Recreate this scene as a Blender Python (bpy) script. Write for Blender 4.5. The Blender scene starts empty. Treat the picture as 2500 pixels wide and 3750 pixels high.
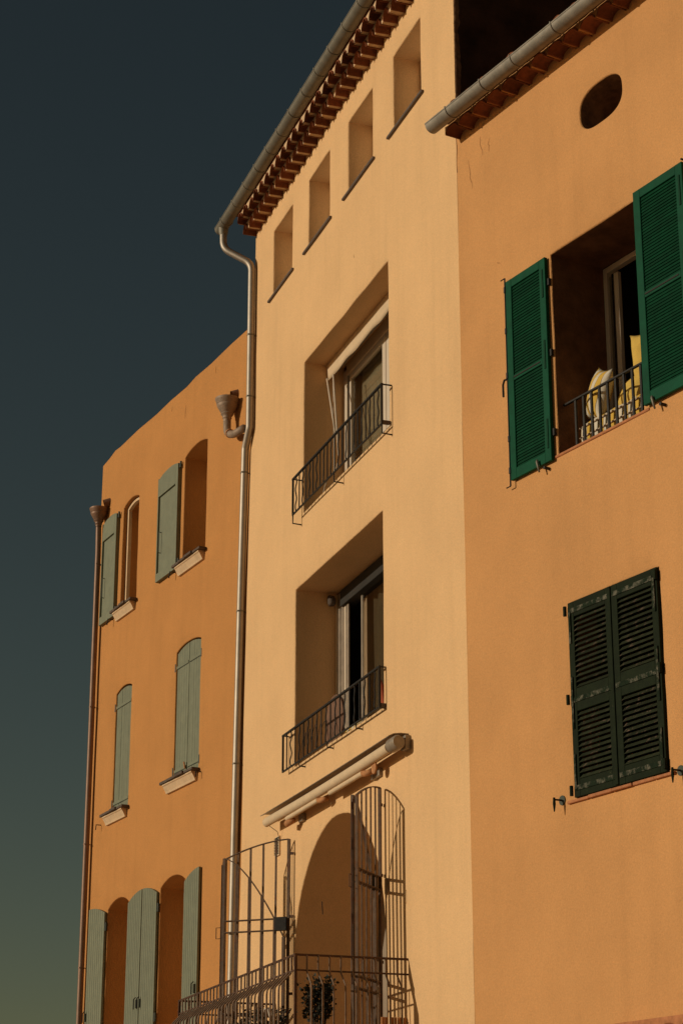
import bpy, bmesh, math, random
from mathutils import Vector, Matrix, noise, geometry
random.seed(7)
SC = bpy.context.scene
COL = SC.collection
rad = math.radians

# ------------------------------------------------------------------ facade frames
AM, AR, AL = rad(19.0316), rad(30.7600), rad(26.3050)
C0 = Vector((1.22871, 19.46125, 0))          # corner between the yellow and the right hand house
U2 = 7.805
dm = Vector((-math.sin(AM), math.cos(AM), 0)); nm = Vector((-math.cos(AM), -math.sin(AM), 0))
C2 = C0 + dm * U2                            # corner between the yellow and the left hand house

# ------------------------------------------------------------------ camera
cam = bpy.data.cameras.new('camera'); cam.sensor_fit = 'VERTICAL'; cam.sensor_height = 36; cam.sensor_width = 24
cam.lens = 36 * 7529.09 / 3750; cam.clip_end = 3000
co = bpy.data.objects.new('camera', cam); COL.objects.link(co)
co.location = (0, 0, 1.6); co.rotation_euler = (rad(90 + 19.4436), 0, 0)
SC.camera = co

# ------------------------------------------------------------------ sky and sun
SUN = (nm + dm * 0.13 + Vector((0, 0, 0.258))).normalized()
world = bpy.data.worlds.new('World'); SC.world = world; world.use_nodes = True
wn = world.node_tree; wn.nodes.clear()
sky = wn.nodes.new('ShaderNodeTexSky'); sky.sky_type = 'NISHITA'; sky.sun_disc = False
sky.sun_elevation = math.asin(SUN.z); sky.sun_rotation = math.atan2(SUN.x, SUN.y)
sky.altitude = 0; sky.air_density = 1.0; sky.dust_density = 0.5; sky.ozone_density = 0.5
tn = wn.nodes.new('ShaderNodeVectorMath'); tn.operation = 'MULTIPLY'; tn.inputs[1].default_value = (0.785, 0.69, 0.515)   # warm white balance
ga = wn.nodes.new('ShaderNodeGamma'); ga.inputs[1].default_value = 1.3
bg = wn.nodes.new('ShaderNodeBackground'); bg.inputs[1].default_value = 0.05
wo = wn.nodes.new('ShaderNodeOutputWorld')
wn.links.new(sky.outputs[0], tn.inputs[0]); wn.links.new(tn.outputs[0], ga.inputs[0]); wn.links.new(ga.outputs[0], bg.inputs[0]); wn.links.new(bg.outputs[0], wo.inputs[0])
sl = bpy.data.lights.new('sun', 'SUN'); sl.energy = 5.0; sl.angle = rad(0.5); sl.color = (1.0, 0.905, 0.715)
so = bpy.data.objects.new('sun', sl); COL.objects.link(so); so.rotation_euler = SUN.to_track_quat('Z', 'Y').to_euler()
so.location = (-20, 5, 30)
vs = SC.view_settings; vs.view_transform = 'Standard'; vs.look = 'None'; vs.exposure = -1.07; vs.gamma = 1.0; vs.use_curve_mapping = False

# ------------------------------------------------------------------ materials
MATS = {}
def mat(name, col, rough=0.8, metal=0.0, var=0.08, vscale=3.0, bump=0.0, bscale=60.0, spec=0.3, rnd=0.0,
        wear=None, wear_amt=0.0, wear_scale=14.0, streak=0.0, bump2=0.0, b2scale=6.0, grain=0.0):
    m = bpy.data.materials.new(name); m.use_nodes = True; MATS[name] = m
    nt = m.node_tree; N = nt.nodes; Lk = nt.links
    p = N['Principled BSDF']; p.inputs['Roughness'].default_value = rough; p.inputs['Metallic'].default_value = metal
    p.inputs['Specular IOR Level'].default_value = spec
    tc = N.new('ShaderNodeTexCoord'); oi = N.new('ShaderNodeObjectInfo')
    n1 = N.new('ShaderNodeTexNoise'); n1.inputs['Scale'].default_value = vscale; n1.inputs['Detail'].default_value = 6
    n1.inputs['Roughness'].default_value = 0.6
    geo = N.new('ShaderNodeNewGeometry')
    Lk.new(geo.outputs['Position'], n1.inputs['Vector'])
    mr = N.new('ShaderNodeMapRange'); mr.inputs[1].default_value = 0.3; mr.inputs[2].default_value = 0.7
    mr.inputs[3].default_value = 1 - var; mr.inputs[4].default_value = 1 + var
    Lk.new(n1.outputs['Fac'], mr.inputs[0])
    fac = mr.outputs[0]
    if rnd:
        r = N.new('ShaderNodeMapRange'); r.inputs[3].default_value = 1 - rnd; r.inputs[4].default_value = 1 + rnd
        Lk.new(oi.outputs['Random'], r.inputs[0])
        mu = N.new('ShaderNodeMath'); mu.operation = 'MULTIPLY'; Lk.new(fac, mu.inputs[0]); Lk.new(r.outputs[0], mu.inputs[1]); fac = mu.outputs[0]
    if streak:
        mp = N.new('ShaderNodeMapping'); mp.inputs['Scale'].default_value = (5.5, 5.5, 0.35)
        Lk.new(geo.outputs['Position'], mp.inputs[0])
        n3 = N.new('ShaderNodeTexNoise'); n3.inputs['Scale'].default_value = 1.0; n3.inputs['Detail'].default_value = 5
        Lk.new(mp.outputs[0], n3.inputs['Vector'])
        s = N.new('ShaderNodeMapRange'); s.inputs[1].default_value = 0.5; s.inputs[2].default_value = 0.8; s.inputs[3].default_value = 1; s.inputs[4].default_value = 1 - streak
        Lk.new(n3.outputs['Fac'], s.inputs[0])
        mu = N.new('ShaderNodeMath'); mu.operation = 'MULTIPLY'; Lk.new(fac, mu.inputs[0]); Lk.new(s.outputs[0], mu.inputs[1]); fac = mu.outputs[0]
    if grain:
        n5 = N.new('ShaderNodeTexNoise'); n5.inputs['Scale'].default_value = 55; n5.inputs['Detail'].default_value = 3; n5.inputs['Roughness'].default_value = 0.7
        Lk.new(geo.outputs['Position'], n5.inputs['Vector'])
        s = N.new('ShaderNodeMapRange'); s.inputs[1].default_value = 0.25; s.inputs[2].default_value = 0.75; s.inputs[3].default_value = 1 - grain; s.inputs[4].default_value = 1 + grain
        Lk.new(n5.outputs['Fac'], s.inputs[0])
        mu = N.new('ShaderNodeMath'); mu.operation = 'MULTIPLY'; Lk.new(fac, mu.inputs[0]); Lk.new(s.outputs[0], mu.inputs[1]); fac = mu.outputs[0]
    sc_ = N.new('ShaderNodeVectorMath'); sc_.operation = 'SCALE'; sc_.inputs[0].default_value = col; Lk.new(fac, sc_.inputs['Scale'])
    out = sc_.outputs[0]
    if wear:
        n4 = N.new('ShaderNodeTexNoise'); n4.inputs['Scale'].default_value = wear_scale; n4.inputs['Detail'].default_value = 8; n4.inputs['Roughness'].default_value = 0.75
        Lk.new(geo.outputs['Position'], n4.inputs['Vector'])
        w = N.new('ShaderNodeMapRange'); w.inputs[1].default_value = 0.62 - wear_amt * 0.3; w.inputs[2].default_value = 0.72 - wear_amt * 0.2
        Lk.new(n4.outputs['Fac'], w.inputs[0])
        mx = N.new('ShaderNodeMix'); mx.data_type = 'RGBA'; Lk.new(w.outputs[0], mx.inputs[0]); Lk.new(out, mx.inputs[6]); mx.inputs[7].default_value = (*wear, 1)
        out = mx.outputs[2]
    Lk.new(out, p.inputs['Base Color'])
    prev = None
    for st, scl in ((bump2, b2scale), (bump, bscale)):
        if st:
            n2 = N.new('ShaderNodeTexNoise'); n2.inputs['Scale'].default_value = scl; n2.inputs['Detail'].default_value = 4
            Lk.new(geo.outputs['Position'], n2.inputs['Vector'])
            b = N.new('ShaderNodeBump'); b.inputs['Strength'].default_value = st; b.inputs['Distance'].default_value = 0.01 if scl > 20 else 0.03
            Lk.new(n2.outputs['Fac'], b.inputs['Height'])
            if prev: Lk.new(prev, b.inputs['Normal'])
            prev = b.outputs[0]
    if prev: Lk.new(prev, p.inputs['Normal'])
    return m

mat('plaster_yellow', (0.74, 0.455, 0.225), 0.9, var=0.05, vscale=1.0, bump=0.6, bscale=60, bump2=0.2, streak=0.065, spec=0.15, grain=0.11)
mat('plaster_orange_left', (0.525, 0.235, 0.074), 0.9, var=0.06, vscale=1.1, bump=0.6, bscale=60, bump2=0.2, streak=0.065, spec=0.15, grain=0.11)
mat('plaster_orange_right', (0.60, 0.295, 0.112), 0.9, var=0.08, vscale=0.8, bump=0.6, bscale=60, bump2=0.2, streak=0.07, spec=0.15, grain=0.10)
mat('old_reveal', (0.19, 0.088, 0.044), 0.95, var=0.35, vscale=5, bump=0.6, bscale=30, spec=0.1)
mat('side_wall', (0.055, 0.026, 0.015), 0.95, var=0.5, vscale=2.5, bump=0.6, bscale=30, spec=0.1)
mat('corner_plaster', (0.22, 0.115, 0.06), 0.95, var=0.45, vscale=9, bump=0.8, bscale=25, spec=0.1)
mat('tile', (0.21, 0.066, 0.028), 0.85, var=0.25, vscale=18, bump=0.3, bscale=90, rnd=0.32, spec=0.2, wear=(0.33, 0.17, 0.09), wear_amt=0.15)
mat('mortar', (0.62, 0.42, 0.25), 0.95, var=0.15, vscale=20, bump=0.6, bscale=60, spec=0.1)
mat('zinc', (0.20, 0.175, 0.135), 0.62, metal=0.5, var=0.16, vscale=5, bump=0.06, bscale=18, spec=0.5, streak=0.15)
mat('zinc_grey', (0.26, 0.225, 0.18), 0.65, metal=0.35, var=0.22, vscale=7, bump=0.1, bscale=25, spec=0.4, streak=0.1)
mat('zinc_bright', (0.36, 0.305, 0.25), 0.56, metal=0.85, var=0.10, vscale=4, bump=0.05, bscale=14, spec=0.5, streak=0.18)
mat('painted_zinc', (0.30, 0.21, 0.15), 0.6, metal=0.2, var=0.2, vscale=8, bump=0.25, bscale=60, wear=(0.16, 0.08, 0.05), wear_amt=0.15)
mat('pipe_brown', (0.22, 0.125, 0.08), 0.5, metal=0.25, var=0.15, vscale=6, bump=0.1, bscale=30)
mat('sage', (0.186, 0.190, 0.126), 0.65, var=0.1, vscale=7, bump=0.1, bscale=80, rnd=0.05, wear=(0.28, 0.25, 0.18), wear_amt=-0.12)
mat('sage_dark', (0.055, 0.06, 0.042), 0.6, var=0.15, vscale=9)
mat('green', (0.0010, 0.058, 0.026), 0.6, var=0.18, vscale=9, bump=0.12, bscale=70, rnd=0.07, spec=0.12, wear=(0.012, 0.035, 0.018), wear_amt=-0.1, wear_scale=7)
mat('green_slat', (0.0010, 0.036, 0.014), 0.6, spec=0.12, var=0.2, vscale=12, bump=0.12, bscale=70, rnd=0.14, wear=(0.03, 0.045, 0.025), wear_amt=-0.06)
mat('old_green', (0.0095, 0.0145, 0.005), 0.75, spec=0.12, var=0.25, vscale=12, bump=0.25, bscale=60, rnd=0.1, wear=(0.20, 0.17, 0.12), wear_amt=-0.12, wear_scale=22)
mat('old_green_worn', (0.012, 0.02, 0.01), 0.85, spec=0.1, var=0.3, vscale=14, bump=0.4, bscale=60, wear=(0.15, 0.135, 0.10), wear_amt=0.46, wear_scale=11)
mat('old_slat', (0.024, 0.028, 0.014), 0.8, spec=0.1, var=0.3, vscale=14, bump=0.3, bscale=60, rnd=0.22, wear=(0.17, 0.11, 0.08), wear_amt=0.22, wear_scale=12)
mat('iron', (0.024, 0.02, 0.017), 0.55, metal=0.3, var=0.3, vscale=20, bump=0.2, bscale=80)
mat('sunlit_bar_iron', (0.21, 0.135, 0.088), 0.65, metal=0.1, var=0.3, vscale=16, bump=0.3, bscale=90, wear=(0.15, 0.06, 0.028), wear_amt=0.15, wear_scale=14)  # lighter than the rails: the bars' sunlit look is put into the colour
mat('rust_iron', (0.085, 0.042, 0.026), 0.7, metal=0.15, var=0.4, vscale=16, bump=0.3, bscale=90, wear=(0.20, 0.085, 0.035), wear_amt=0.22, wear_scale=18)
mat('gate_iron', (0.135, 0.085, 0.056), 0.7, metal=0.1, var=0.3, vscale=16, bump=0.3, bscale=90, wear=(0.16, 0.06, 0.025), wear_amt=0.3, wear_scale=12)
mat('sill_slate', (0.105, 0.075, 0.058), 0.85, var=0.3, vscale=14, bump=0.4, bscale=40)
mat('sill_metal', (0.13, 0.10, 0.085), 0.6, metal=0.3, var=0.2, vscale=14)
mat('cream_stone', (0.66, 0.46, 0.28), 0.9, var=0.1, vscale=9, bump=0.25, bscale=50, streak=0.08)
mat('terracotta', (0.42, 0.165, 0.07), 0.9, var=0.2, vscale=16, bump=0.4, bscale=50, rnd=0.1)
mat('white_pvc', (0.62, 0.50, 0.38), 0.45, var=0.05, vscale=6)
mat('dark_pvc', (0.035, 0.028, 0.022), 0.5, var=0.2, vscale=6)
mat('room', (0.035, 0.03, 0.025), 0.95, var=0.2, vscale=2)  # near-black: the darkness of unlit rooms is put into the colour
mat('blind', (0.36, 0.31, 0.23), 0.85, var=0.05, vscale=4)
mat('door_paint', (0.30, 0.225, 0.155), 0.7, var=0.1, vscale=5)
mat('bounce_white', (0.78, 0.68, 0.55), 0.9, var=0.04, vscale=4)  # white of the surfaces added to bounce sun onto window jambs
mat('curtain', (0.52, 0.38, 0.26), 0.95, var=0.1, vscale=7)
mat('dark_curtain', (0.11, 0.09, 0.062), 0.95, var=0.2, vscale=7)
mat('canvas', (0.64, 0.47, 0.30), 0.9, var=0.07, vscale=7, bump=0.15, bscale=120)
mat('awning_metal', (0.30, 0.235, 0.175), 0.5, metal=0.3, var=0.2, vscale=10)
mat('awning_rust', (0.45, 0.20, 0.08), 0.8, var=0.3, vscale=14)
mat('wood_brown', (0.17, 0.085, 0.05), 0.7, var=0.25, vscale=8)
mat('cushion_yellow', (0.62, 0.40, 0.085), 0.95, var=0.08, vscale=10, bump=0.2, bscale=120)
mat('leaf', (0.022, 0.022, 0.011), 0.65, var=0.3, vscale=12, rnd=0.2)
mat('twig', (0.05, 0.03, 0.02), 0.85, var=0.3, vscale=20)
mat('pot', (0.33, 0.13, 0.06), 0.85, var=0.2, vscale=10)
mat('reed', (0.46, 0.20, 0.075), 0.85, var=0.2, vscale=10, rnd=0.25)
mat('cable', (0.55, 0.46, 0.36), 0.6, var=0.05)
mat('red_cloth', (0.40, 0.09, 0.04), 0.9, var=0.2, vscale=9)
mat('pavement', (0.40, 0.31, 0.215), 0.9, var=0.15, vscale=0.6, bump=0.3, bscale=30)

def stripe_mat(name, axis_scale, ratio=0.42):
    m = bpy.data.materials.new(name); m.use_nodes = True; MATS[name] = m
    N = m.node_tree.nodes; Lk = m.node_tree.links; p = N['Principled BSDF']; p.inputs['Roughness'].default_value = 0.95
    p.inputs['Specular IOR Level'].default_value = 0.1
    tc = N.new('ShaderNodeTexCoord'); sx = N.new('ShaderNodeSeparateXYZ'); Lk.new(tc.outputs['Object'], sx.inputs[0])
    m1 = N.new('ShaderNodeMath'); m1.operation = 'MULTIPLY'; m1.inputs[1].default_value = axis_scale; Lk.new(sx.outputs[0], m1.inputs[0])
    m2 = N.new('ShaderNodeMath'); m2.operation = 'FRACT'; Lk.new(m1.outputs[0], m2.inputs[0])
    r = N.new('ShaderNodeValToRGB'); r.color_ramp.interpolation = 'CONSTANT'; Lk.new(m2.outputs[0], r.inputs[0])
    e = r.color_ramp.elements; e[0].color = (0.62, 0.54, 0.42, 1); e[1].position = 1 - ratio; e[1].color = (0.60, 0.37, 0.07, 1)
    for pos, c in ((1 - ratio - 0.05, (0.20, 0.15, 0.10, 1)), (0.96, (0.20, 0.15, 0.10, 1))):
        q = e.new(pos); q.color = c
    Lk.new(r.outputs[0], p.inputs['Base Color'])
stripe_mat('stripes', 5.5); stripe_mat('stripes_wide', 6.5, 0.5)

gm = bpy.data.materials.new('glass'); gm.use_nodes = True; MATS['glass'] = gm
N = gm.node_tree.nodes; N.clear()
o_ = N.new('ShaderNodeOutputMaterial'); t_ = N.new('ShaderNodeBsdfTransparent'); t_.inputs[0].default_value = (0.88, 0.86, 0.80, 1)
g_ = N.new('ShaderNodeBsdfGlossy'); g_.inputs['Roughness'].default_value = 0.02; f_ = N.new('ShaderNodeFresnel'); f_.inputs[0].default_value = 1.5
x_ = N.new('ShaderNodeMixShader'); L_ = gm.node_tree.links
gg = N.new('ShaderNodeNewGeometry'); mi = N.new('ShaderNodeMapRange'); mi.inputs[3].default_value = 1.5; mi.inputs[4].default_value = 1 / 1.5
L_.new(gg.outputs['Backfacing'], mi.inputs[0]); L_.new(mi.outputs[0], f_.inputs[0])   # a thin pane mirrors the same from both of its faces
L_.new(f_.outputs[0], x_.inputs[0]); L_.new(t_.outputs[0], x_.inputs[1]); L_.new(g_.outputs[0], x_.inputs[2]); L_.new(x_.outputs[0], o_.inputs[0])

# ------------------------------------------------------------------ helpers
class Fac:
    """a facade: u along the wall, off out of the wall, z up -> local (x right, y into the wall, z up)"""
    def __init__(s, O, th, sx): s.O, s.th, s.sx = O, th, sx; s.M = Matrix.Translation(O) @ Matrix.Rotation(th, 4, 'Z')
    def l(s, u, off, z): return Vector((s.sx * u, -off, z))
    def w(s, u, off, z): return s.M @ s.l(u, off, z)
FM = Fac(C0, AM - math.pi / 2, -1); FR = Fac(C0, AR - math.pi / 2, 1); FL = Fac(C2, AL - math.pi / 2, -1)
FI = Fac(Vector((0, 0, 0)), 0, 1)             # plain frame: u=x, off=-y

class MB:
    def __init__(s, F=FI, at=(0, 0, 0)): s.F, s.v, s.f = F, [], []; s.o = F.l(*at)
    def P(s, u, off, z): return s.F.l(u, off, z) - s.o
    def add(s, pts, faces):
        b = len(s.v); s.v += [tuple(p) for p in pts]; s.f += [tuple(b + i for i in f) for f in faces]
    def box(s, u0, u1, o0, o1, z0, z1):
        p = [s.P(u, o, z) for z in (z0, z1) for o in (o0, o1) for u in (u0, u1)]
        s.add(p, [(0, 1, 3, 2), (4, 6, 7, 5), (0, 4, 5, 1), (2, 3, 7, 6), (0, 2, 6, 4), (1, 5, 7, 3)])
    def prism(s, poly, o0, o1):
        n = len(poly); p = [s.P(u, o, z) for o in (o0, o1) for u, z in poly]
        s.add(p, [tuple(range(n)), tuple(range(2 * n - 1, n - 1, -1))] + [(i, (i + 1) % n, n + (i + 1) % n, n + i) for i in range(n)])
    def bar(s, a, b, w, d=None, up=Vector((0, 0, 1))):
        """rectangular bar between two (u,off,z) points"""
        a, b = s.P(*a), s.P(*b); t = (b - a).normalized(); d = d or w
        x = t.cross(up)
        if x.length < 1e-4: x = t.cross(Vector((0, 1, 0)))
        x.normalize(); y = x.cross(t).normalized()
        p = [q + x * (i * w / 2) + y * (j * d / 2) for q in (a, b) for i, j in ((-1, -1), (1, -1), (1, 1), (-1, 1))]
        s.add(p, [(3, 2, 1, 0), (4, 5, 6, 7)] + [(i, (i + 1) % 4, 4 + (i + 1) % 4, 4 + i) for i in range(4)])
    def tube(s, pts, r, n=10, cap=True, local=False):
        P = [Vector(p) if local else s.P(*p) for p in pts]; rings = []; prev = None
        R = r if isinstance(r, (list, tuple)) else [r] * len(P)
        for i, q in enumerate(P):
            t = (P[min(i + 1, len(P) - 1)] - P[max(i - 1, 0)]).normalized()
            if prev is None:
                x = t.cross(Vector((0, 0, 1)))
                if x.length < 1e-3: x = t.cross(Vector((0, 1, 0)))
            else: x = prev - t * prev.dot(t)
            x.normalize(); prev = x; y = t.cross(x)
            rings.append([q + (x * math.cos(2 * math.pi * k / n) + y * math.sin(2 * math.pi * k / n)) * R[i] for k in range(n)])
        fs = [(i * n + k, i * n + (k + 1) % n, (i + 1) * n + (k + 1) % n, (i + 1) * n + k) for i in range(len(P) - 1) for k in range(n)]
        if cap: fs += [tuple(range(n - 1, -1, -1)), tuple((len(P) - 1) * n + k for k in range(n))]
        s.add([p for g in rings for p in g], fs)
    def lathe(s, prof, c, n=20):
        c = s.P(*c)
        pts = [c + Vector((r * math.cos(2 * math.pi * k / n), r * math.sin(2 * math.pi * k / n), z)) for r, z in prof for k in range(n)]
        s.add(pts, [(i * n + k, i * n + (k + 1) % n, (i + 1) * n + (k + 1) % n, (i + 1) * n + k) for i in range(len(prof) - 1) for k in range(n)])
    def mesh(s, name, m, smooth=False, bevel=0.0, recalc=True, angle=None):
        me = bpy.data.meshes.new(name); bm = bmesh.new()
        vs_ = [bm.verts.new(p) for p in s.v]
        for f in s.f:
            try: bm.faces.new([vs_[i] for i in f])
            except ValueError: pass
        if recalc: bmesh.ops.recalc_face_normals(bm, faces=bm.faces)
        if bevel: bmesh.ops.bevel(bm, geom=list(bm.edges), offset=bevel, segments=1, affect='EDGES', clamp_overlap=True)
        bm.to_mesh(me); bm.free()
        if m: me.materials.append(MATS[m])
        if smooth: me.polygons.foreach_set('use_smooth', [True] * len(me.polygons))
        if smooth and angle: me.set_sharp_from_angle(angle=rad(angle))
        return me
    def build(s, name, m, parent=None, **k):
        return obj(name, s.mesh(name, m, **k), parent, s.o)

def obj(name, me, parent=None, loc=(0, 0, 0), rz=0.0):
    o = bpy.data.objects.new(name, me); COL.objects.link(o); o.parent = parent; o.location = loc; o.rotation_euler = (0, 0, rz)
    return o
def tag(o, label, cat, group=None):
    o['label'] = label; o['category'] = cat
    if group: o['group'] = group
    return o
def house(name, F, label):
    o = obj(name, None, None, F.O, F.th); return tag(o, label, 'building')
def thing(name, F, at, label, cat, group=None):
    o = obj(name, None, None, F.w(*at), F.th); return tag(o, label, cat, group)

def dens(loop, step=0.12, jit=0.0, closed=True):
    out = []; n = len(loop)
    for i in range(n if closed else n - 1):
        a, b = Vector(loop[i]), Vector(loop[(i + 1) % n]); k = max(1, int((b - a).length / step))
        for j in range(k):
            p = a.lerp(b, j / k)
            if jit:
                p = p + Vector((noise.noise((p.x * 2.3, p.y * 2.3, 1.7)), noise.noise((p.x * 2.3, p.y * 2.3, 9.1)))) * jit
            out.append(p)
    return out
def ccw(loop):
    A = sum(loop[i][0] * loop[(i + 1) % len(loop)][1] - loop[(i + 1) % len(loop)][0] * loop[i][1] for i in range(len(loop)))
    return loop if A > 0 else loop[::-1]
def grow(loop, d):
    n = len(loop); out = []
    for i in range(n):
        t = (Vector(loop[(i + 1) % n]) - Vector(loop[i - 1])).normalized(); out.append(Vector(loop[i]) + Vector((t.y, -t.x)) * d)
    return out
def inside(p, poly):
    c = False; j = len(poly) - 1
    for i in range(len(poly)):
        if (poly[i][1] > p[1]) != (poly[j][1] > p[1]) and p[0] < (poly[j][0] - poly[i][0]) * (p[1] - poly[i][1]) / (poly[j][1] - poly[i][1]) + poly[i][0]: c = not c
        j = i
    return c
def rect(u0, u1, z0, z1): return [(u0, z0), (u1, z0), (u1, z1), (u0, z1)]
def arch(u0, u1, z0, zs, rise, n=10):
    """opening with a segmental arch springing at zs"""
    c = (u0 + u1) / 2; a = (u1 - u0) / 2
    R = (a * a + rise * rise) / (2 * rise); zc = zs + rise - R; ph = math.asin(min(1, a / R))
    if rise > a * 0.99: ph = math.pi / 2
    return [(u0, z0), (u1, z0)] + [(c + R * math.sin(ph * (1 - 2 * k / n)), zc + R * math.cos(ph * (1 - 2 * k / n))) for k in range(n + 1)]
def undul(u, z, s): return 0.005 * noise.noise((u * 0.7, z * 0.7, s)) + 0.0025 * noise.noise((u * 2.3, z * 2.3, s + 5))

def wall(F, parent, name, m, outer, holes, seed, r=0.014, dark=()):
    """front sheet with rounded, slightly uneven openings and their reveals: one skin of plaster"""
    b = MB(F); outer = ccw([Vector(p) for p in outer])
    outs = dens(outer, 0.4)
    loops = [(ccw(dens(h, 0.11, 0.009)), d) for h, d in holes]
    big = [grow(h, r) for h, _ in loops]
    vs2, ed = list(outs), [(i, (i + 1) % len(outs)) for i in range(len(outs))]
    for g in big:
        k = len(vs2); vs2 += g; ed += [(k + i, k + (i + 1) % len(g)) for i in range(len(g))]
    us = [p.x for p in outer]; zs = [p.y for p in outer]
    u = min(us) + 0.2
    while u < max(us):
        z = min(zs) + 0.2
        while z < max(zs):
            p = Vector((u + 0.1 * random.random(), z + 0.1 * random.random()))
            if inside(p, outer) and not any(inside(p, g) for g in big): vs2.append(p)
            z += 0.42
        u += 0.42
    V, E_, Fc, *_ = geometry.delaunay_2d_cdt(vs2, ed, [], 0, 1e-6)
    keep = []
    for f in Fc:
        c = (V[f[0]] + V[f[1]] + V[f[2]]) / 3
        if inside(c, outer) and not any(inside(c, g) for g in big): keep.append(f)
    b.add([b.P(p.x, undul(p.x, p.y, seed), p.y) for p in V], keep)
    revs = []
    for hi, ((h, d), g) in enumerate(zip(loops, big)):
        n = len(h)
        for dep in (d,):
            rings = [[b.P(p.x, undul(p.x, p.y, seed), p.y) for p in g],
                     [b.P(p.x, -r * 0.3 + undul(p.x, p.y, seed), p.y) for p in grow(h, r * 0.3)],
                     [b.P(p.x, -r, p.y) for p in h]]
            steps = max(2, int(dep / 0.12))
            for q in range(1, steps + 1):
                dd = r + (dep - r) * q / steps
                rings.append([b.P(p.x + 0.004 * noise.noise((p.x, p.y * 3, dd * 5)), -dd, p.y) for p in h])
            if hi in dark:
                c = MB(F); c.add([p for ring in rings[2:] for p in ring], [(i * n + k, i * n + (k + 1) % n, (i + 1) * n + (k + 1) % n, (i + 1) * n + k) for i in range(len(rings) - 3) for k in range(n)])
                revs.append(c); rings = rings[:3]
            pts = [p for ring in rings for p in ring]
            b.add(pts, [(i * n + k, i * n + (k + 1) % n, (i + 1) * n + (k + 1) % n, (i + 1) * n + k) for i in range(len(rings) - 1) for k in range(n)])
    o = b.build(name, m, parent, smooth=True, recalc=False)
    bm = bmesh.new(); bm.from_mesh(o.data); bmesh.ops.remove_doubles(bm, verts=bm.verts, dist=0.0006)
    bmesh.ops.recalc_face_normals(bm, faces=bm.faces)
    bm.to_mesh(o.data); bm.free(); o.data.polygons.foreach_set('use_smooth', [True] * len(o.data.polygons))
    o.data.set_sharp_from_angle(angle=rad(50))
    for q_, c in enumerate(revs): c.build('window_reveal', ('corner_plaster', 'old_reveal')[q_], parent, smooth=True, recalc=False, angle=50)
    return o
def shell(F, parent, u0, u1, depth, h, m, name='outer_wall', front=0.004):
    """the unseen sides, back and top of a house behind its facade"""
    b = MB(F); p = [b.P(u, o, z) for z in (0, h) for o in (-front, -depth) for u in (u0, u1)]
    b.add(p, [(2, 3, 7, 6), (0, 2, 6, 4), (1, 5, 7, 3), (4, 6, 7, 5)])
    return b.build(name, m, parent, recalc=False)
def room(F, parent, u0, u1, o0, o1, z0, z1):
    b = MB(F); p = [b.P(u, o, z) for z in (z0, z1) for o in (o0, o1) for u in (u0, u1)]
    b.add(p, [(0, 1, 3, 2), (4, 6, 7, 5), (2, 3, 7, 6), (0, 2, 6, 4), (1, 5, 7, 3)])
    return b.build('room', 'room', parent)

def tile_mesh(pitch, h, length, name='tile', n=9, th=0.014):
    b = MB(); a = pitch / 2 - 0.002; ring = []
    for y, s in ((0.0, 1.0), (length, 0.97)):
        for rr in (0, th):
            ring.append([Vector(((a - rr) * s * math.cos(math.pi * k / n), y, (h - rr) * s * math.sin(math.pi * k / n) if rr == 0 else max(0, (h - rr)) * s * math.sin(math.pi * k / n))) for k in range(n + 1)])
    pts = [p for g in ring for p in g]; m = n + 1; fs = []
    for k in range(n):
        fs += [(k, k + 1, 2 * m + k + 1, 2 * m + k), (m + k, 3 * m + k, 3 * m + k + 1, m + k + 1), (k, m + k, m + k + 1, k + 1), (2 * m + k, 2 * m + k + 1, 3 * m + k + 1, 3 * m + k)]
    fs += [(0, 2 * m, 3 * m, m), (n, m + n, 3 * m + n, 2 * m + n)]
    b.add(pts, fs)
    return b.mesh(name, 'tile', smooth=True, angle=40)

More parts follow.
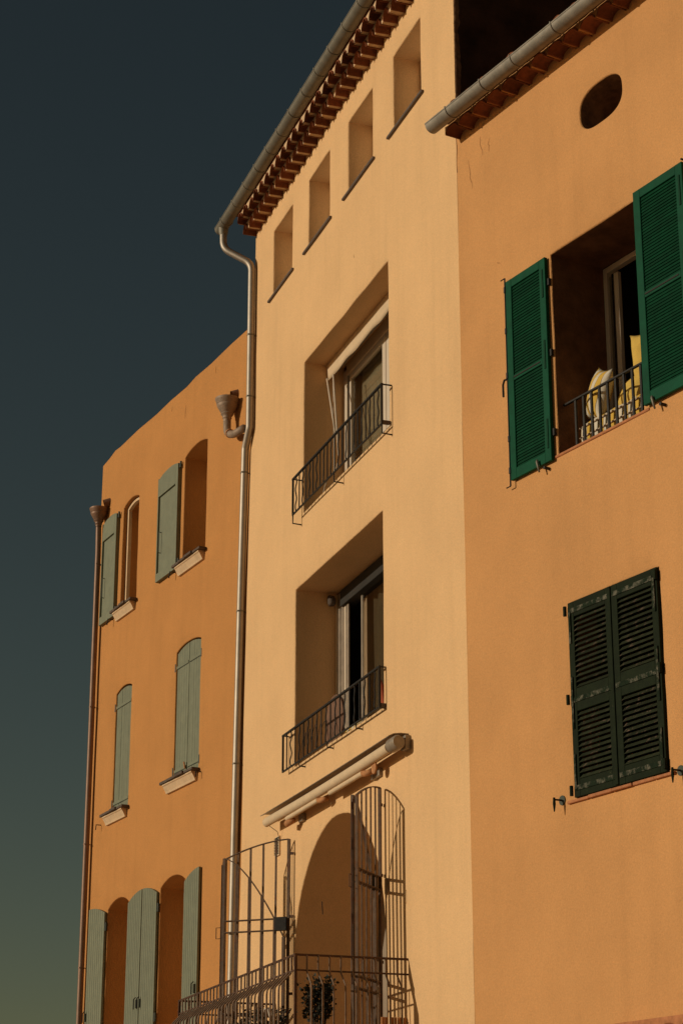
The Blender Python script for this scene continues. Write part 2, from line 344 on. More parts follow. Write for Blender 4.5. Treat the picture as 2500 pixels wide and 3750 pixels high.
def course(F, parent, u0, u1, z0, o, h, pitch, name='eave_course', top=0.0, mm='mortar', gap=0.012):
    """one row of half-round tiles bedded under the eave: mortar body with the tiles as its pieces"""
    n = int((u1 - u0) / pitch); b = MB(F); N_ = 10; a = pitch / 2 - gap; hh = h - 0.022
    for i in range(n):
        c = u0 + (i + 0.5) * pitch
        for k in range(N_):
            t0, t1 = math.pi * (1 - k / N_), math.pi * (1 - (k + 1) / N_)
            p = [(c + (a - .006) * math.cos(t), z0 + (hh - 0.007) * math.sin(t)) for t in (t0, t1)]
            if k == 0: segs = [((c - pitch / 2, z0 + .012), (c - a + .006, z0 + .012)), tuple(p)]
            elif k == N_ - 1: segs = [tuple(p), ((c + a - .006, z0 + .012), (c + pitch / 2, z0 + .012))]
            else: segs = [tuple(p)]
            for p in segs:
                q = [(p[0][0], z0 + h + top), (p[1][0], z0 + h + top)]
                f = o - 0.018 + 0.006 * noise.noise((c * 3, k * 0.7, z0))
                v = [b.P(*x) for x in ((p[0][0], f, p[0][1]), (p[1][0], f, p[1][1]), (q[1][0], f, q[1][1]), (q[0][0], f, q[0][1]),
                                       (p[0][0], -0.02, p[0][1]), (p[1][0], -0.02, p[1][1]), (q[1][0], -0.02, q[1][1]), (q[0][0], -0.02, q[0][1]))]
                b.add(v, [(0, 1, 2, 3), (0, 4, 5, 1), (3, 2, 6, 7)])
    body = b.mesh(name, mm, recalc=False)
    bm = bmesh.new(); bm.from_mesh(body); bmesh.ops.remove_doubles(bm, verts=bm.verts, dist=0.007); bmesh.ops.recalc_face_normals(bm, faces=bm.faces); bm.to_mesh(body); bm.free()
    par = obj(name, body, parent)
    tm = tile_mesh(pitch - 2 * gap, hh, o + 0.03)
    for i in range(n):
        c = u0 + (i + 0.5) * pitch
        t = obj('tile', tm, par, F.l(c + random.uniform(-.005, .005), o + random.uniform(-.012, .012), z0 + random.uniform(-.003, .003)))
        t.rotation_euler = (random.uniform(-.02, .02), random.uniform(-.035, .035), random.uniform(-.03, .03))
    return par

def roof(F, parent, u0, u1, z0, o, pitch, slope, depth, h=0.085):
    """roof sheet of barrel tiles running back from the eave; the eave tiles are pieces"""
    n = int((u1 - u0) / pitch); b = MB(F); K = n * 6; rows = 14
    pts = []
    for j in range(rows + 1):
        dd = depth * j / rows
        for k in range(K + 1):
            u = u0 + (u1 - u0) * k / K; w_ = math.cos(2 * math.pi * (u - u0) / pitch + math.pi) * 0.5 + 0.5
            pts.append(b.P(u, o - 0.10 - dd, z0 + 0.02 + (0.1 + dd) * slope + w_ * h * 0.8))
    b.add(pts, [(j * (K + 1) + k, j * (K + 1) + k + 1, (j + 1) * (K + 1) + k + 1, (j + 1) * (K + 1) + k) for j in range(rows) for k in range(K)])
    r_ = b.build('roof', 'tile', parent, smooth=True)
    tm = tile_mesh(pitch * 0.9, h, 0.42)
    for i in range(n):
        t = obj('tile', tm, r_, F.l(u0 + (i + 0.5) * pitch, o + random.uniform(-.02, .02), z0))
        t.rotation_euler = (math.atan(slope) + random.uniform(-.01, .02), random.uniform(-.03, .03), random.uniform(-.02, .02))
    return r_

def gutter(F, parent, u0, u1, oc, zc, r, brackets, m='zinc'):
    b = MB(F); n = 14; t = 0.006; us = [u0 + (u1 - u0) * i / 24 for i in range(25)]
    pts = []
    for u in us:
        sag = 0.006 * noise.noise((u * 0.8, 3, r))
        for rr in (r, r - t):
            for k in range(n + 1):
                a = math.pi * k / n; pts.append(b.P(u, oc + rr * math.cos(a), zc - rr * math.sin(a) + sag))
    m2 = 2 * (n + 1); fs = []
    for i in range(len(us) - 1):
        for k in range(n):
            A = i * m2; B_ = (i + 1) * m2
            fs += [(A + k, A + k + 1, B_ + k + 1, B_ + k), (A + n + 1 + k, B_ + n + 1 + k, B_ + n + 2 + k, A + n + 2 + k)]
        fs += [(i * m2, (i + 1) * m2, (i + 1) * m2 + n + 1, i * m2 + n + 1), (i * m2 + n, i * m2 + m2 - 1, (i + 1) * m2 + m2 - 1, (i + 1) * m2 + n)]
    for e in (0, len(us) - 1): fs.append(tuple(e * m2 + k for k in range(n + 1)))
    b.add(pts, fs)
    g = b.build('gutter', m, parent, smooth=True, angle=45)
    c = MB(F); c.tube([(u, oc + r - 0.004, zc + 0.004 + 0.006 * noise.noise((u * 0.8, 3, r))) for u in us], 0.011, 8); c.build('rolled_lip', m, g, smooth=True, angle=60)
    k = MB(); rr = r + 0.004
    arc = [Vector((0, -rr * math.cos(math.pi * q / 12), -rr * math.sin(math.pi * q / 12))) for q in range(13)]
    arc = [Vector((0, -rr - .004, .018))] + arc
    k.tube(arc, 0.0085, 6, local=True); km = k.mesh('bracket', m, smooth=True)
    for u in brackets: obj('bracket', km, g, F.l(u, oc, zc))
    return g

def bez(pts, n=6, rr=0.12):
    """polyline with rounded corners"""
    P = [Vector(p) for p in pts]; out = [P[0]]
    for i in range(1, len(P) - 1):
        a = (P[i - 1] - P[i]); c = (P[i + 1] - P[i]); d = min(rr, a.length * 0.45, c.length * 0.45)
        A, B_ = P[i] + a.normalized() * d, P[i] + c.normalized() * d
        for k in range(n + 1):
            t = k / n; out.append(A * (1 - t) ** 2 + P[i] * 2 * t * (1 - t) + B_ * t * t)
    return out + [P[-1]]
def clamp(F, pipe, u, off, z, r, m='zinc'):
    b = MB(F, (u, off, z)); b.lathe([(r + .001, -.012), (r + .005, -.010), (r + .005, .010), (r + .001, .012)], (u, off, z), 16)
    c = b.build('clamp', m, pipe, smooth=True, angle=40)
    d = MB(F, (u, off, z)); d.tube([(u, off - r * .6, z), (u, 0.0, z)], .006, 6); d.tube([(u - .03, off + r * .8, z), (u - .055, off + r * 0.8 + .012, z)], .007, 6)
    e = d.build('clamp_screw', m, pipe)

# ------------------------------------------------------------------ ground
g = MB(); g.add([(-600, -600, 0), (600, -600, 0), (600, 600, 0), (-600, 600, 0)], [(0, 1, 2, 3)])
go = g.build('ground', 'pavement'); go['kind'] = 'structure'
p_ = MB(); pts = [C2 + Vector((-math.sin(AL), math.cos(AL), 0)) * 9, C2, C0, C0 + Vector((math.sin(AR), -math.cos(AR), 0)) * 12]
nrm = [Vector((-math.cos(AL), -math.sin(AL), 0)), nm, nm, Vector((-math.cos(AR), -math.sin(AR), 0))]
top = [p + Vector((0, 0, .12)) for p in pts]; out = [p + n * 1.6 + Vector((0, 0, .12)) for p, n in zip(pts, nrm)]; low = [p - Vector((0, 0, .12)) for p in out]
for i in range(3): p_.add([top[i], top[i + 1], out[i + 1], out[i], low[i], low[i + 1]], [(0, 1, 2, 3), (3, 2, 5, 4)])
po = p_.build('pavement', 'pavement'); po['kind'] = 'structure'

# ================================================================== YELLOW HOUSE
HM = house('yellow_house', FM, 'tall yellow ochre house in the middle with balconies and double tiled eave')
SMALL = [(5.80, 6.66), (4.23, 5.10), (2.62, 3.51), (1.01, 1.90)]
holes = [(rect(a, b_, 13.84, 14.845), 0.40) for a, b_ in SMALL]
holes += [(rect(2.13, 5.255, 10.21, 12.27), 0.55), (rect(2.36, 5.54, 7.02, 9.28), 0.55)]
holes += [(arch(2.35, 5.51, 3.26, 4.55, 1.58, 26), 1.05)]
wall(FM, HM, 'wall', 'plaster_yellow', [(-0.002, 0), (8.02, 0), (7.80, 6.8), (7.54, 15.0), (7.54, 15.50), (-0.002, 15.50)], holes, 1.0)
shell(FM, HM, 0.03, 7.53, 8.0, 15.5, 'plaster_yellow')
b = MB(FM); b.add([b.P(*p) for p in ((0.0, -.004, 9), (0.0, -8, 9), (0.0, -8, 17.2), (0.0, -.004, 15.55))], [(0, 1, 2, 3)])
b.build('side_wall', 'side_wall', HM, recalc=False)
# ragged plaster returning round the corner onto the bare side wall
b = MB(FM); rows = 90; pts = []
for i in range(rows + 1):
    z = 12.3 + (15.5 - 12.3) * i / rows
    w_ = .065 + .05 * noise.noise((z * 2.1, 0, 4)) + .03 * noise.noise((z * 9, 0, 2)); e = .012 * noise.noise((z * 6, 3, 1)) + .006 * noise.noise((z * 25, 3, 1))
    pts += [b.P(-0.004 + e, .004, z), b.P(-0.018 + e, -.012, z), b.P(-0.01 + e * 1.4, -w_ * .45, z), b.P(-0.003, -w_, z)]
b.add(pts, [(4 * i + k, 4 * i + k + 1, 4 * i + 5 + k, 4 * i + 4 + k) for i in range(rows) for k in range(3)])
b.build('corner_plaster', 'corner_plaster', HM, smooth=True)
# eave
course(FM, HM, 0.0, 7.56, 15.19, 0.19, 0.15, 0.252, gap=.034)
course(FM, HM, 0.0, 7.56, 15.34, 0.272, 0.15, 0.252, gap=.034)
roof(FM, HM, -0.1, 7.71, 15.50, 0.35, 0.252, 0.27, 4.2)
GB = [7.57, 7.0, 6.45, 5.92, 5.40, 4.90, 4.38, 3.84, 3.32, 2.79, 2.25, 1.71, 1.17, .63, .09]
gutter(FM, HM, -0.2, 7.90, 0.43, 15.40, 0.088, GB)
# rain pipe
PO = .068
path = bez([(7.74, .43, 15.30), (7.72, .43, 15.01), (7.487, PO, 14.72), (7.475, PO, 12.30)], 7, .12)[:-1]
path += bez([(7.475, PO, 12.30), (7.475, PO, 12.20), (7.67, PO, 11.96), (7.675, PO, 11.85), (7.755, PO, 10.1), (7.865, PO, 6.7), (7.93, PO, 3.6), (7.93, PO, .25)], 3, .03)
b = MB(FM); b.tube(path, 0.052, 20); DP = b.build('downpipe', 'zinc_bright', HM, smooth=True, angle=60)
for u, z in ((7.482, 13.6), (7.477, 12.66), (7.687, 11.6), (7.772, 9.62), (7.838, 7.53), (7.895, 5.3)): clamp(FM, DP, u, PO, z, .052)
b = MB(FM); b.lathe([(.075, .03), (.068, -.05), (.055, -.10)], (7.74, .43, 15.33), 16); b.build('outlet_collar', 'zinc', DP, smooth=True)

# four small windows under the eave
for i, (a, b_) in enumerate(SMALL):
    k = MB(FM); k.box(a - .09, b_ + .16, -.38, .035, 13.812, 13.842); wn_ = k.build('window_sill', 'sill_metal', HM, bevel=.004)
    k = MB(FM)
    k.box(a, a + .06, -.40, -.345, 13.85, 14.84); k.box(b_ - .06, b_, -.40, -.345, 13.85, 14.84); k.box(a + .06, b_ - .06, -.40, -.345, 13.85, 13.91); k.box(a + .06, b_ - .06, -.40, -.345, 14.78, 14.84)
    fr = k.build('window', 'white_pvc', HM, bevel=.004)
    for i_ in range(7): k = MB(FM); k.box(a + .06, b_ - .06, -.375, -.355, 13.912 + .124 * i_, 13.912 + .124 * i_ + .121); k.build('bounce_slat', 'bounce_white', fr, bevel=.003)  # unseen white slats added to throw sunlight back onto the jambs
    room(FM, HM, a - .1, b_ + .1, -.42, -1.6, 13.7, 15.0)
k = MB(FM); k.box(1.015, 1.035, -.13, -.09, 14.06, 14.20); k.build('hinge', 'white_pvc', HM, bevel=.003)

# large window with the roller blind
W = obj('large_window', None, HM)
k = MB(FM)
z0, z1 = 10.22, 12.20
k.box(5.11, 5.245, -.60, -.535, z0, z1); f1 = k.build('window_frame', 'white_pvc', HM, bevel=.006)
for nm_, (u0, u1, o0, o1, za, zb), mm in (('stile', (5.00, 5.05, -.60, -.55, z0, z1), 'white_pvc'), ('seal', (5.05, 5.11, -.60, -.565, z0, z1), 'dark_pvc'), ('stile', (3.70, 3.815, -.60, -.545, z0 + .02, z1), 'white_pvc'), ('stile', (3.58, 3.69, -.60, -.55, z0 + .02, z1), 'white_pvc'), ('stile', (2.14, 2.26, -.60, -.54, z0, z1), 'white_pvc'),
        ('rail', (3.815, 5.00, -.60, -.55, z0, z0 + .09), 'white_pvc'), ('rail', (3.815, 5.00, -.60, -.55, 12.02, 12.10), 'white_pvc'), ('rail', (2.26, 3.58, -.60, -.55, 12.02, 12.10), 'white_pvc'), ('rail', (2.26, 3.58, -.6, -.55, z0, z0 + .09), 'white_pvc'),
        ('head', (2.14, 5.11, -.60, -.53, 12.10, 12.265), 'canvas')):
    q = MB(FM); q.box(u0, u1, o0, o1, za, zb); q.build(nm_, mm, f1, bevel=.005)
for u0, u1 in ((3.815, 5.00), (2.26, 3.58)):
    q = MB(FM); q.box(u0, u1, -.582, -.576, z0 + .09, 12.02); q.build('pane', 'glass', f1)
zz = z0 + .05; sb = MB(FM, (3.6, -.70, 0)); sb.box(2.28, 4.97, -.706, -.694, 0, .149); sbm = sb.mesh('blind_slat', 'blind', bevel=.003)
while zz < 12.1:
    obj('blind_slat', sbm, f1, FM.l(3.6, -.70, zz)); zz += .152
room(FM, HM, 2.0, 5.3, -.62, -3.5, 9.9, 12.5)
# folded awning above that window: valance with a wavy hem, arms and cords
AW = thing('window_awning', FM, (3.7, -.3, 12.2), 'cream fabric awning folded under the lintel of the upper balcony window', 'awning')
def on(T, F, at): return MB(F, at)
at = (3.7, -.3, 12.2)
q = MB(FM, at); nU = 60; pts = []
for j, fz in enumerate((0, .35, .7, 1)):
    for k in range(nU + 1):
        u = 2.15 + 3.09 * k / nU; hem = 12.05 + .006 * math.sin(u * 7.3) + .004 * math.sin(u * 13)
        zt = 12.268; zz = zt + (hem - zt) * fz
        for o in (0, 1): pass
        pts.append(q.P(u, -.30 - .02 * fz + .005 * math.sin(u * 7.3) * fz, zz))
q.add(pts, [(j * (nU + 1) + k, j * (nU + 1) + k + 1, (j + 1) * (nU + 1) + k + 1, (j + 1) * (nU + 1) + k) for j in range(3) for k in range(nU)])
va = q.mesh('valance', 'canvas', smooth=True, recalc=False); va = obj('valance', va, AW); so_ = va.modifiers.new('thickness', 'SOLIDIFY'); so_.thickness = .006
q = MB(FM, at); q.tube([(2.15, -.40, 12.20), (5.16, -.40, 12.20)], .05, 12); obj('roller_tube', q.mesh('roller_tube', 'awning_metal', smooth=True, angle=50), AW)
for pa, pb in (((5.15, -.28, 12.04), (4.73, -.25, 11.13)), ((4.90, -.28, 12.0), (4.60, -.25, 10.78))):
    q = MB(FM, at); q.tube([pa, pb], .013, 8); obj('arm', q.mesh('arm', 'white_pvc', smooth=True), AW)
q = MB(FM, at); q.tube([(4.97, -.30, 12.02), (4.93, -.30, 11.0), (4.92, -.30, 10.5)], .004, 5); obj('cord', q.mesh('cord', 'cable'), AW)
q = MB(FM, at); q.tube(bez([(4.60, -.25, 10.78), (4.60, -.23, 10.62), (4.90, -.18, 10.52), (4.98, -.16, 10.30)], 4, .1), .006, 5); obj('cord', q.mesh('cord', 'cable'), AW)

# lower large window: sliding panes, curtains
k = MB(FM); z0, z1 = 7.04, 9.26; D0, D1 = -.62, -.545
k.box(5.42, 5.50, D0, D1, z0, z1); f2 = k.build('window_frame', 'awning_metal', HM, bevel=.006)
for nm_, (u0, u1, o0, o1, za, zb), mm in (('trim', (5.50, 5.53, D0, -.53, z0, z1), 'canvas'), ('stile', (5.34, 5.42, D0, -.56, z0, z1), 'awning_metal'), ('stile', (5.18, 5.26, -.60, -.575, z0, z1 - .1), 'awning_metal'), ('seal', (5.28, 5.34, D0, -.575, z0, z1 - .1), 'white_pvc'),
        ('stile', (4.75, 4.795, -.625, -.605, z0, z1 - .2), 'awning_metal'), ('stile', (2.38, 2.50, D0, D1, z0, z1), 'white_pvc'), ('shutter_box', (2.38, 5.36, -.70, -.53, 9.06, 9.265), 'room'), ('threshold', (2.38, 5.42, D0, D1, 7.0, 7.06), 'sill_metal')):
    q = MB(FM); q.box(u0, u1, o0, o1, za, zb); q.build(nm_, mm, f2, bevel=.005)
def curtain(u0, u1, off, za, zb, amp, m, par, waves):
    q = MB(FM); n = 40; pts = []
    for j in range(7):
        f = j / 6
        for k in range(n + 1):
            u = u0 + (u1 - u0) * k / n
            pts.append(q.P(u + .02 * f * math.sin(k), off + amp * math.sin(2 * math.pi * waves * k / n + f * .5), za + (zb - za) * f))
    q.add(pts, [(j * (n + 1) + k, j * (n + 1) + k + 1, (j + 1) * (n + 1) + k + 1, (j + 1) * (n + 1) + k) for j in range(6) for k in range(n)])
    return q.build('curtain', m, par, smooth=True)
curtain(4.77, 4.95, -.69, 7.06, 9.2, .012, 'curtain', f2, 1)
curtain(2.6, 4.72, -.76, 7.06, 9.2, .03, 'dark_curtain', f2, 9)
q = MB(FM); q.box(2.5, 4.745, -.618, -.612, 7.1, 9.05); q.build('pane', 'glass', f2)
room(FM, HM, 2.3, 5.6, -.71, -4, 6.9, 9.5)
q = MB(FM, (5.45, -.45, 9.19)); q.lathe([(.0, -.10), (.035, -.10), (.05, -.07), (.05, -.01), (.035, .02), (.0, .02)], (5.45, -.45, 9.19), 14)
LT = obj('wall_lamp', None, None, FM.w(5.45, -.45, 9.19), FM.th); tag(LT, 'small round unlit lamp in the corner above the lower balcony window', 'lamp')
obj('lamp_shade', q.mesh('lamp_shade', 'sill_slate', smooth=True), LT)
q = MB(FM, (5.45, -.45, 9.19)); q.box(5.47, 5.53, -.48, -.42, 9.15, 9.23); obj('mount', q.mesh('mount', 'dark_pvc'), LT)

# window guards: alternating straight and wavy bars
def guard(F, parent, u0, u1, off, zb, zt, n, feet, drop, ends=True):
    q = MB(F); w = .03
    q.box(u0, u1, off - .014, off + .014, zt - .012, zt + .012); R = q.build('railing', 'iron', parent, bevel=.002)
    q = MB(F); q.box(u0, u1, off - .010, off + .010, zb - .01, zb + .01); q.build('bottom_rail', 'iron', R, bevel=.002)
    for u in (u0 + .012, u1 - .012):
        q = MB(F); q.bar((u, off, zb + .01), (u, off, zt - .012), .022); q.build('post', 'iron', R)
        q = MB(F); q.bar((u, off - .014, zt), (u, -.002, zt), .018, .012); q.build('return_bar', 'iron', R)
    s = MB(); s.tube([(0, 0, 0), (0, 0, zt - zb - .022)], .0085, 6); sm = s.mesh('baluster', 'iron')
    wv = MB(); H = zt - zb - .022
    wv.tube([(.012 * math.sin(2 * math.pi * 2 * k / 20) * math.sin(math.pi * k / 20), .008 * math.sin(2 * math.pi * 2 * k / 20), H * k / 20) for k in range(21)], .0085, 6); wm = wv.mesh('baluster', 'iron', smooth=True)
    for i in range(1, n):
        u = u0 + (u1 - u0) * i / n
        obj('baluster', wm if i % 2 else sm, R, F.l(u, off, zb + .01), random.uniform(-.3, .3))
    for u in feet:
        q = MB(F); q.tube([(u, off, zb), (u, off, zb - drop), (u, -.0, zb - drop - .006)], .009, 6); q.build('foot', 'iron', R)
    return R
guard(FM, HM, 2.03, 5.32, .117, 10.19, 10.665, 24, (2.045, 3.70, 5.305), .115)
guard(FM, HM, 2.275, 5.77, .075, 6.995, 7.445, 21, (3.05, 4.05, 5.1), .06)
for (u0, u1, z) in ((2.11, 5.27, 10.205), (2.34, 5.55, 7.01)):
    q = MB(FM); q.box(u0 + .03, u1 - .025, -.53, -.003, z - .03, z + .006); q.build('window_sill', 'plaster_yellow' if z < 9 else 'sill_slate', HM, bevel=.004)
q = MB(FM); q.box(2.07, 2.13, 0.003, .10, 10.215, 10.245); q.build('sill_end', 'sill_slate', HM)
q = MB(FM); q.box(2.28, 2.36, 0.003, .06, 7.0, 7.04); q.build('sill_end', 'sill_slate', HM)

# things on the lower window ledge
T = thing('folding_table', FM, (4.5, -.2, 7.03), 'round brown table top leaning behind the lower balcony railing', 'table'); at = (4.5, -.2, 7.03)
q = MB(FM, at); n = 24
top_ = [(4.52 + .33 * math.cos(2 * math.pi * k / n), 7.36 + .33 * math.sin(2 * math.pi * k / n)) for k in range(n)]
q.prism(top_, -.20, -.165); obj('table_top', q.mesh('table_top', 'wood_brown', bevel=.005), T)
for du in (-.12, .14):
    q = MB(FM, at); q.bar((4.52 + du, -.21, 7.62), (4.52 - du * 1.4, -.30, 7.03), .025); obj('leg', q.mesh('leg', 'iron'), T)
T = thing('draped_cloth', FM, (3.5, -.12, 7.02), 'pale patterned cloth lying on the ledge behind the lower balcony railing', 'cloth'); at = (3.5, -.12, 7.02)
q = MB(FM, at); pts = []; nx, ny = 24, 8
for j in range(ny + 1):
    for k in range(nx + 1):
        u = 3.2 + .62 * k / nx; o = -.28 + .26 * j / ny
        pts.append(q.P(u, o, 7.03 + .10 * math.sin(math.pi * k / nx) * math.sin(math.pi * j / ny) ** .5 + .025 * noise.noise((u * 9, o * 14, 2))))
q.add(pts, [(j * (nx + 1) + k, j * (nx + 1) + k + 1, (j + 1) * (nx + 1) + k + 1, (j + 1) * (nx + 1) + k) for j in range(ny) for k in range(nx)])
obj('fabric', q.mesh('fabric', 'stripes_wide', smooth=True), T)
T = thing('red_parasol', FM, (2.6, -.12, 7.02), 'narrow red folded fabric standing at the right end of the lower railing', 'parasol'); at = (2.6, -.12, 7.02)
q = MB(FM, at); q.tube([(2.62, -.1, 7.03), (2.64, -.1, 7.15), (2.70, -.1, 7.33), (2.72, -.1, 7.42)], [.02, .035, .03, .006], 10); obj('folded_cover', q.mesh('folded_cover', 'red_cloth', smooth=True), T)
T = thing('dry_vine', FM, (5.0, -.1, 7.03), 'bare looping twigs tangled in the lower balcony railing', 'plant'); at = (5.0, -.1, 7.03)
for i in range(7):
    q = MB(FM, at); u = 5.45 - .13 * i + random.uniform(-.03, .03); du = random.uniform(.1, .28)
    q.tube(bez([(u, -.06, 7.03), (u - .12 + du * .3, -.03, 7.25 + random.uniform(-.05, .08)), (u - du, -.05, 7.42 + random.uniform(-.06, .04)), (u - du - .12, -.02, 7.20)], 5, .16), .004, 5)
    obj('twig', q.mesh('twig', 'twig'), T)

# awning over the balcony
at = (3.9, 0, 6.4)
T = thing('balcony_awning', FM, at, 'long rolled cream awning with folded arms above the arched door', 'awning')
def put(name, m, fn, par=None, **k):
    q = MB(FM, at); fn(q); return obj(name, q.mesh(name, m, **k), par or T)
sag = lambda u: -.018 * math.sin(math.pi * (u - 1.7) / 4.4)
def hood(q):
    us = [1.62 + 4.58 * i / 24 for i in range(25)]; prof = [(.0, 6.56), (.09, 6.562), (.17, 6.55), (.225, 6.522), (.222, 6.516), (.165, 6.542), (.0, 6.55)]
    pts = [q.P(u, o, z + sag(u) * .5) for u in us for o, z in prof]; m = len(prof)
    q.add(pts, [(i * m + k, i * m + (k + 1) % m, (i + 1) * m + (k + 1) % m, (i + 1) * m + k) for i in range(24) for k in range(m)] + [tuple(range(m)), tuple(24 * m + k for k in range(m))])
put('hood', 'awning_metal', hood)
def front(q):
    us = [1.75 + 4.36 * i / 24 for i in range(25)]; m = 18
    prof = [(0.165 + .050 * math.cos(2 * math.pi * k / m) * (1.1 if math.cos(2 * math.pi * k / m) > 0 else .8), 6.43 + .058 * math.sin(2 * math.pi * k / m)) for k in range(m)]
    pts = [q.P(u, o, z + sag(u)) for u in us for o, z in prof]
    q.add(pts, [(i * m + k, i * m + (k + 1) % m, (i + 1) * m + (k + 1) % m, (i + 1) * m + k) for i in range(24) for k in range(m)] + [tuple(range(m)), tuple(24 * m + k for k in range(m))])
put('fabric_roll', 'canvas', front, smooth=True, angle=50)
def cap(q):
    m = 18; prof = [(0.15 + .076 * math.cos(2 * math.pi * k / m), 6.44 + .076 * math.sin(2 * math.pi * k / m)) for k in range(m)]
    pts = [q.P(u, .15 + (o - .15) * s, 6.44 + (z - 6.44) * s) for u, s in ((1.74, .75), (1.72, 1), (1.54, 1), (1.51, .85)) for o, z in prof]
    q.add(pts, [(i * m + k, i * m + (k + 1) % m, (i + 1) * m + (k + 1) % m, (i + 1) * m + k) for i in range(3) for k in range(m)] + [tuple(range(m)), tuple(3 * m + k for k in range(m))])
put('end_cap', 'awning_metal', cap, smooth=True, angle=40)
put('bracket', 'awning_metal', lambda q: q.box(1.55, 1.68, .002, .07, 6.38, 6.53), bevel=.008)
for ua, ub in ((2.63, 3.73), (4.15, 5.33)):
    a_ = put('arm', 'canvas', lambda q: q.tube([(ua, .15, 6.335), (ub, .15, 6.335)], .028, 12), smooth=True, angle=50)
    put('elbow', 'awning_rust', lambda q: q.tube([(ua - .02, .15, 6.325), (ua - .10, .13, 6.32), (ua - .16, .10, 6.33)], [.036, .03, .034], 10), a_, smooth=True)
put('arm_plate', 'awning_rust', lambda q: q.tube([(2.28, .135, 6.325), (2.28, .155, 6.325)], .07, 16), bevel=.004)
put('arm_joint', 'awning_rust', lambda q: q.tube([(5.20, .10, 6.30), (5.30, .16, 6.27), (5.42, .12, 6.28)], [.03, .04, .03], 10), smooth=True)
put('wall_plate', 'awning_metal', lambda q: q.box(2.40, 2.66, .002, .05, 6.27, 6.36), bevel=.006)
put('wall_plate', 'awning_metal', lambda q: q.box(5.05, 5.2, .002, .05, 6.27, 6.36), bevel=.006)
put('crank_cord', 'dark_pvc', lambda q: q.tube([(6.0, .17, 6.37), (6.0, .06, 6.30), (6.06, .012, 6.2)], .004, 5))

# vent grille
k = MB(FM); k.box(6.06, 6.24, .002, .02, 6.03, 6.27); V_ = k.build('vent_grille', 'canvas', HM, bevel=.003)
sl_ = MB(FM, (6.15, .02, 6.05)); sl_.box(6.075, 6.225, .018, .034, 6.05, 6.056); sm_ = sl_.mesh('slat', 'iron')
for i in range(11): obj('slat', sm_, V_, FM.l(6.15, .02, 6.05 + .0195 * i))

# arched door at the back of the deep embrasure
k = MB(FM); k.prism(arch(2.36, 5.50, 3.27, 4.55, 1.57, 20), -1.10, -1.04); dr_ = k.build('door', 'door_paint', HM)
for u0, u1 in ((2.42, 2.52), (3.86, 4.0), (5.34, 5.44)):
    q = MB(FM); q.box(u0, u1, -1.03, -.99, 3.3, 4.7); q.build('stile', 'white_pvc', dr_, bevel=.004)
q = MB(FM); q.tube([(5.2, -.25, 5.35), (5.2, -.26, 5.2)], .006, 5); q.build('hook', 'iron', HM)

# balcony
BZ = 3.26
k = MB(FM); k.box(1.62, 6.28, -.0, 1.27, BZ - .16, BZ); BA = k.build('balcony', 'cream_stone', HM, bevel=.012)
k = MB(FM); k.tube([(6.20, 0.0, 4.25), (6.20, 1.19, 4.25), (1.71, 1.19, 4.25), (1.71, 0.0, 4.25)], .013, 6); RL = k.build('balcony_railing', 'rust_iron', HM)
for z, o in ((4.10, 0), (3.46, .12)):
    k = MB(FM); k.tube([(6.20 + o, 0, z), (6.20 + o, 1.19 + o, z), (1.71 - o, 1.19 + o, z), (1.71 - o, 0, z)], .010, 6); k.build('rail', 'rust_iron', RL)
bp = MB(); bp.tube([(0, 0, 4.25), (0, 0, 4.10), (0, .006, 4.08), (0, .10, 3.985), (0, .125, 3.955), (0, .13, 3.91), (0, .13, 3.50), (0, .05, BZ)], .0105, 6); bpm = bp.mesh('baluster', 'sunlit_bar_iron', smooth=True)
for i in range(1, 33):
    obj('baluster', bpm, RL, FM.l(1.71 + 4.49 * i / 33, 1.19, 0), random.uniform(-.04, .04))
for i in range(1, 10):
    obj('baluster', bpm, RL, FM.l(1.71, 1.19 * i / 10, 0), math.pi / 2 + random.uniform(-.04, .04))
    obj('baluster', bpm, RL, FM.l(6.20, 1.19 * i / 10, 0), -math.pi / 2)
for u in (1.71, 6.20):
    k = MB(FM); k.bar((u, 1.19, BZ), (u, 1.19, 4.26), .026); k.build('post', 'rust_iron', RL)

